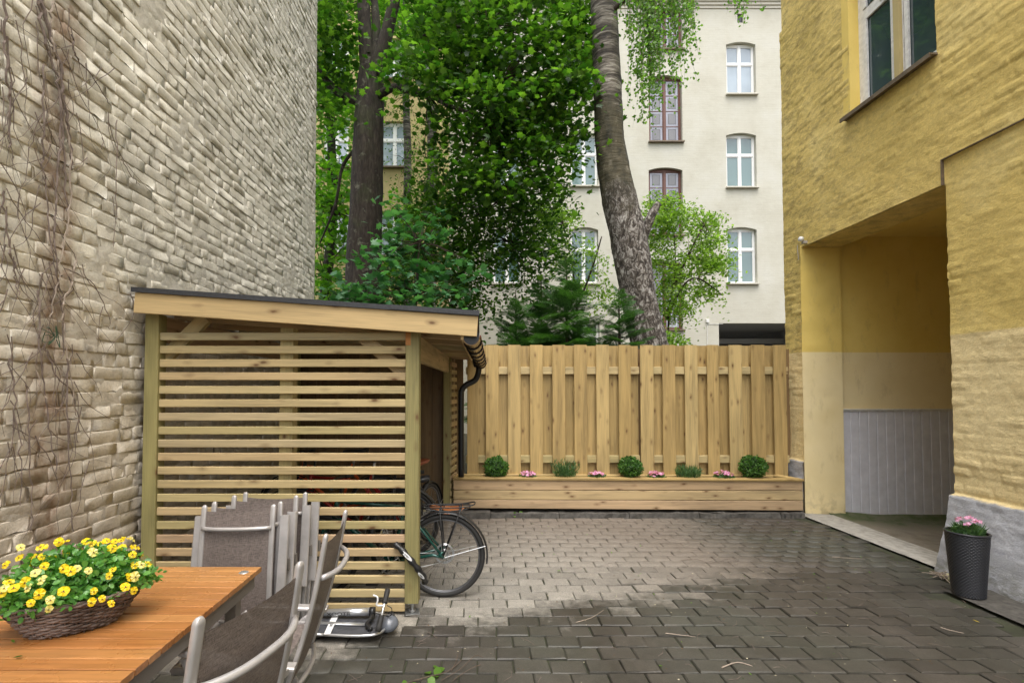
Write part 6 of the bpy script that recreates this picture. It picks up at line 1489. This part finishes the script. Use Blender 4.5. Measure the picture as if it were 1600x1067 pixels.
n = 26; a = rng.uniform(0, 6.28, n); tv2, tf2 = leaf_tpl('round'); V, Fc = scatter(tv2, tf2, rand_rot(n, rng, .6), np.stack([np.cos(a)*.08*rng.random(n), np.sin(a)*.05*rng.random(n), .01+.03*rng.random(n)], 1), rng.uniform(.03, .055, n)); link('leaves', fast_mesh('leaves', V, Fc, [M['birch_leaf']]), t)
wd = G(716, 806); t = thing('weed', 'dark low weed beside the bicycle wheel at the kerb stone', 'weed', (wd[0], wd[1]-.02, 0)); V, Fc = scatter(tv2, tf2, rand_rot(n, rng, .6), np.stack([np.cos(a)*.07*rng.random(n), np.sin(a)*.04*rng.random(n), .01+.02*rng.random(n)], 1), rng.uniform(.02, .035, n)); link('leaves', fast_mesh('leaves', V, Fc, [M['maple']]), t)
wd = G(1478, 905); t = thing('dry_weed', 'tuft of dry pale weed between the concrete strip and the woven pot', 'weed', (wd[0], wd[1], .01)); mb = MB(); rr = random.Random(8)
for k in range(16): mb.tube(smooth_path([Vector((rr.gauss(0, .03), rr.gauss(0, .05), 0)), Vector((rr.gauss(0, .05), rr.gauss(0, .05), .03)), Vector((rr.gauss(-.02, .06), rr.gauss(0, .07), rr.uniform(.0, .05)))], 3), .003, 4)
link('stems', mb.mesh('stems', M['vine_pale']), t); V, Fc = scatter(tv2, tf2, rand_rot(n, rng, .9), np.stack([rng.normal(-.01, .04, n), rng.normal(0, .05, n), .01+.03*rng.random(n)], 1), rng.uniform(.015, .03, n)); link('leaves', fast_mesh('leaves', V, Fc, [m_plain('dry_leaf', (.30, .27, .16), .9)]), t)
def litter(name, n, size, m, seed, tpl='oval', xr=(-1.2, 4.0), yr=(2.5, 6.2)):
    rng = np.random.default_rng(seed); tv, tf = leaf_tpl(tpl); pos = np.stack([rng.uniform(*xr, n), yr[0]+(yr[1]-yr[0])*rng.random(n), np.full(n, .004)], 1)
    V, Fc = scatter(tv*np.array([1, 1, .3]), tf, rand_rot(n, rng, .25), pos, rng.uniform(*size, n)); o = link(name, fast_mesh(name, V, Fc, [m])); o['kind'] = 'stuff'; o['label'] = 'tiny scattered plant litter on the paving'; o['category'] = 'litter'
litter('petal_litter', 260, (.006, .014), m_plain('pale_litter', (.45, .40, .28), .8), 3)
litter('leaf_litter', 70, (.012, .026), M['birch_leaf'], 4); litter('brown_litter', 420, (.006, .018), m_plain('brown_litter', (.11, .07, .04), .9), 5)
rng = np.random.default_rng(6); mb = MB()
for k in range(150):
    x, y, a, L = rng.uniform(-.8, 3.9), rng.uniform(2.55, 6.1), rng.uniform(0, 6.28), rng.uniform(.03, .12); b1 = a+rng.normal(0, .5)
    mb.tube([(x, y, .004), (x+L*.5*math.cos(a), y+L*.5*math.sin(a), .007), (x+L*.5*math.cos(a)+L*.5*math.cos(b1), y+L*.5*math.sin(a)+L*.5*math.sin(b1), .004)], .0011, 4)
o = link('twig_litter', mb.mesh('twig_litter', M['vine'])); o['kind'] = 'stuff'; o['label'] = 'fine twig bits scattered on the paving'; o['category'] = 'litter'
p = G(1531, 974); flat_leaf('fallen_leaf', 'small bright yellow leaf on the pavers near the concrete apron', (p[0], p[1], .006), .4, .04, M['yellow'], 'oval')
p = G(876, 892); flat_leaf('fallen_leaf', 'pale green leaf lying on the dry middle of the paving', (p[0], p[1], .006), 2.4, .05, M['birch_leaf'], 'round')
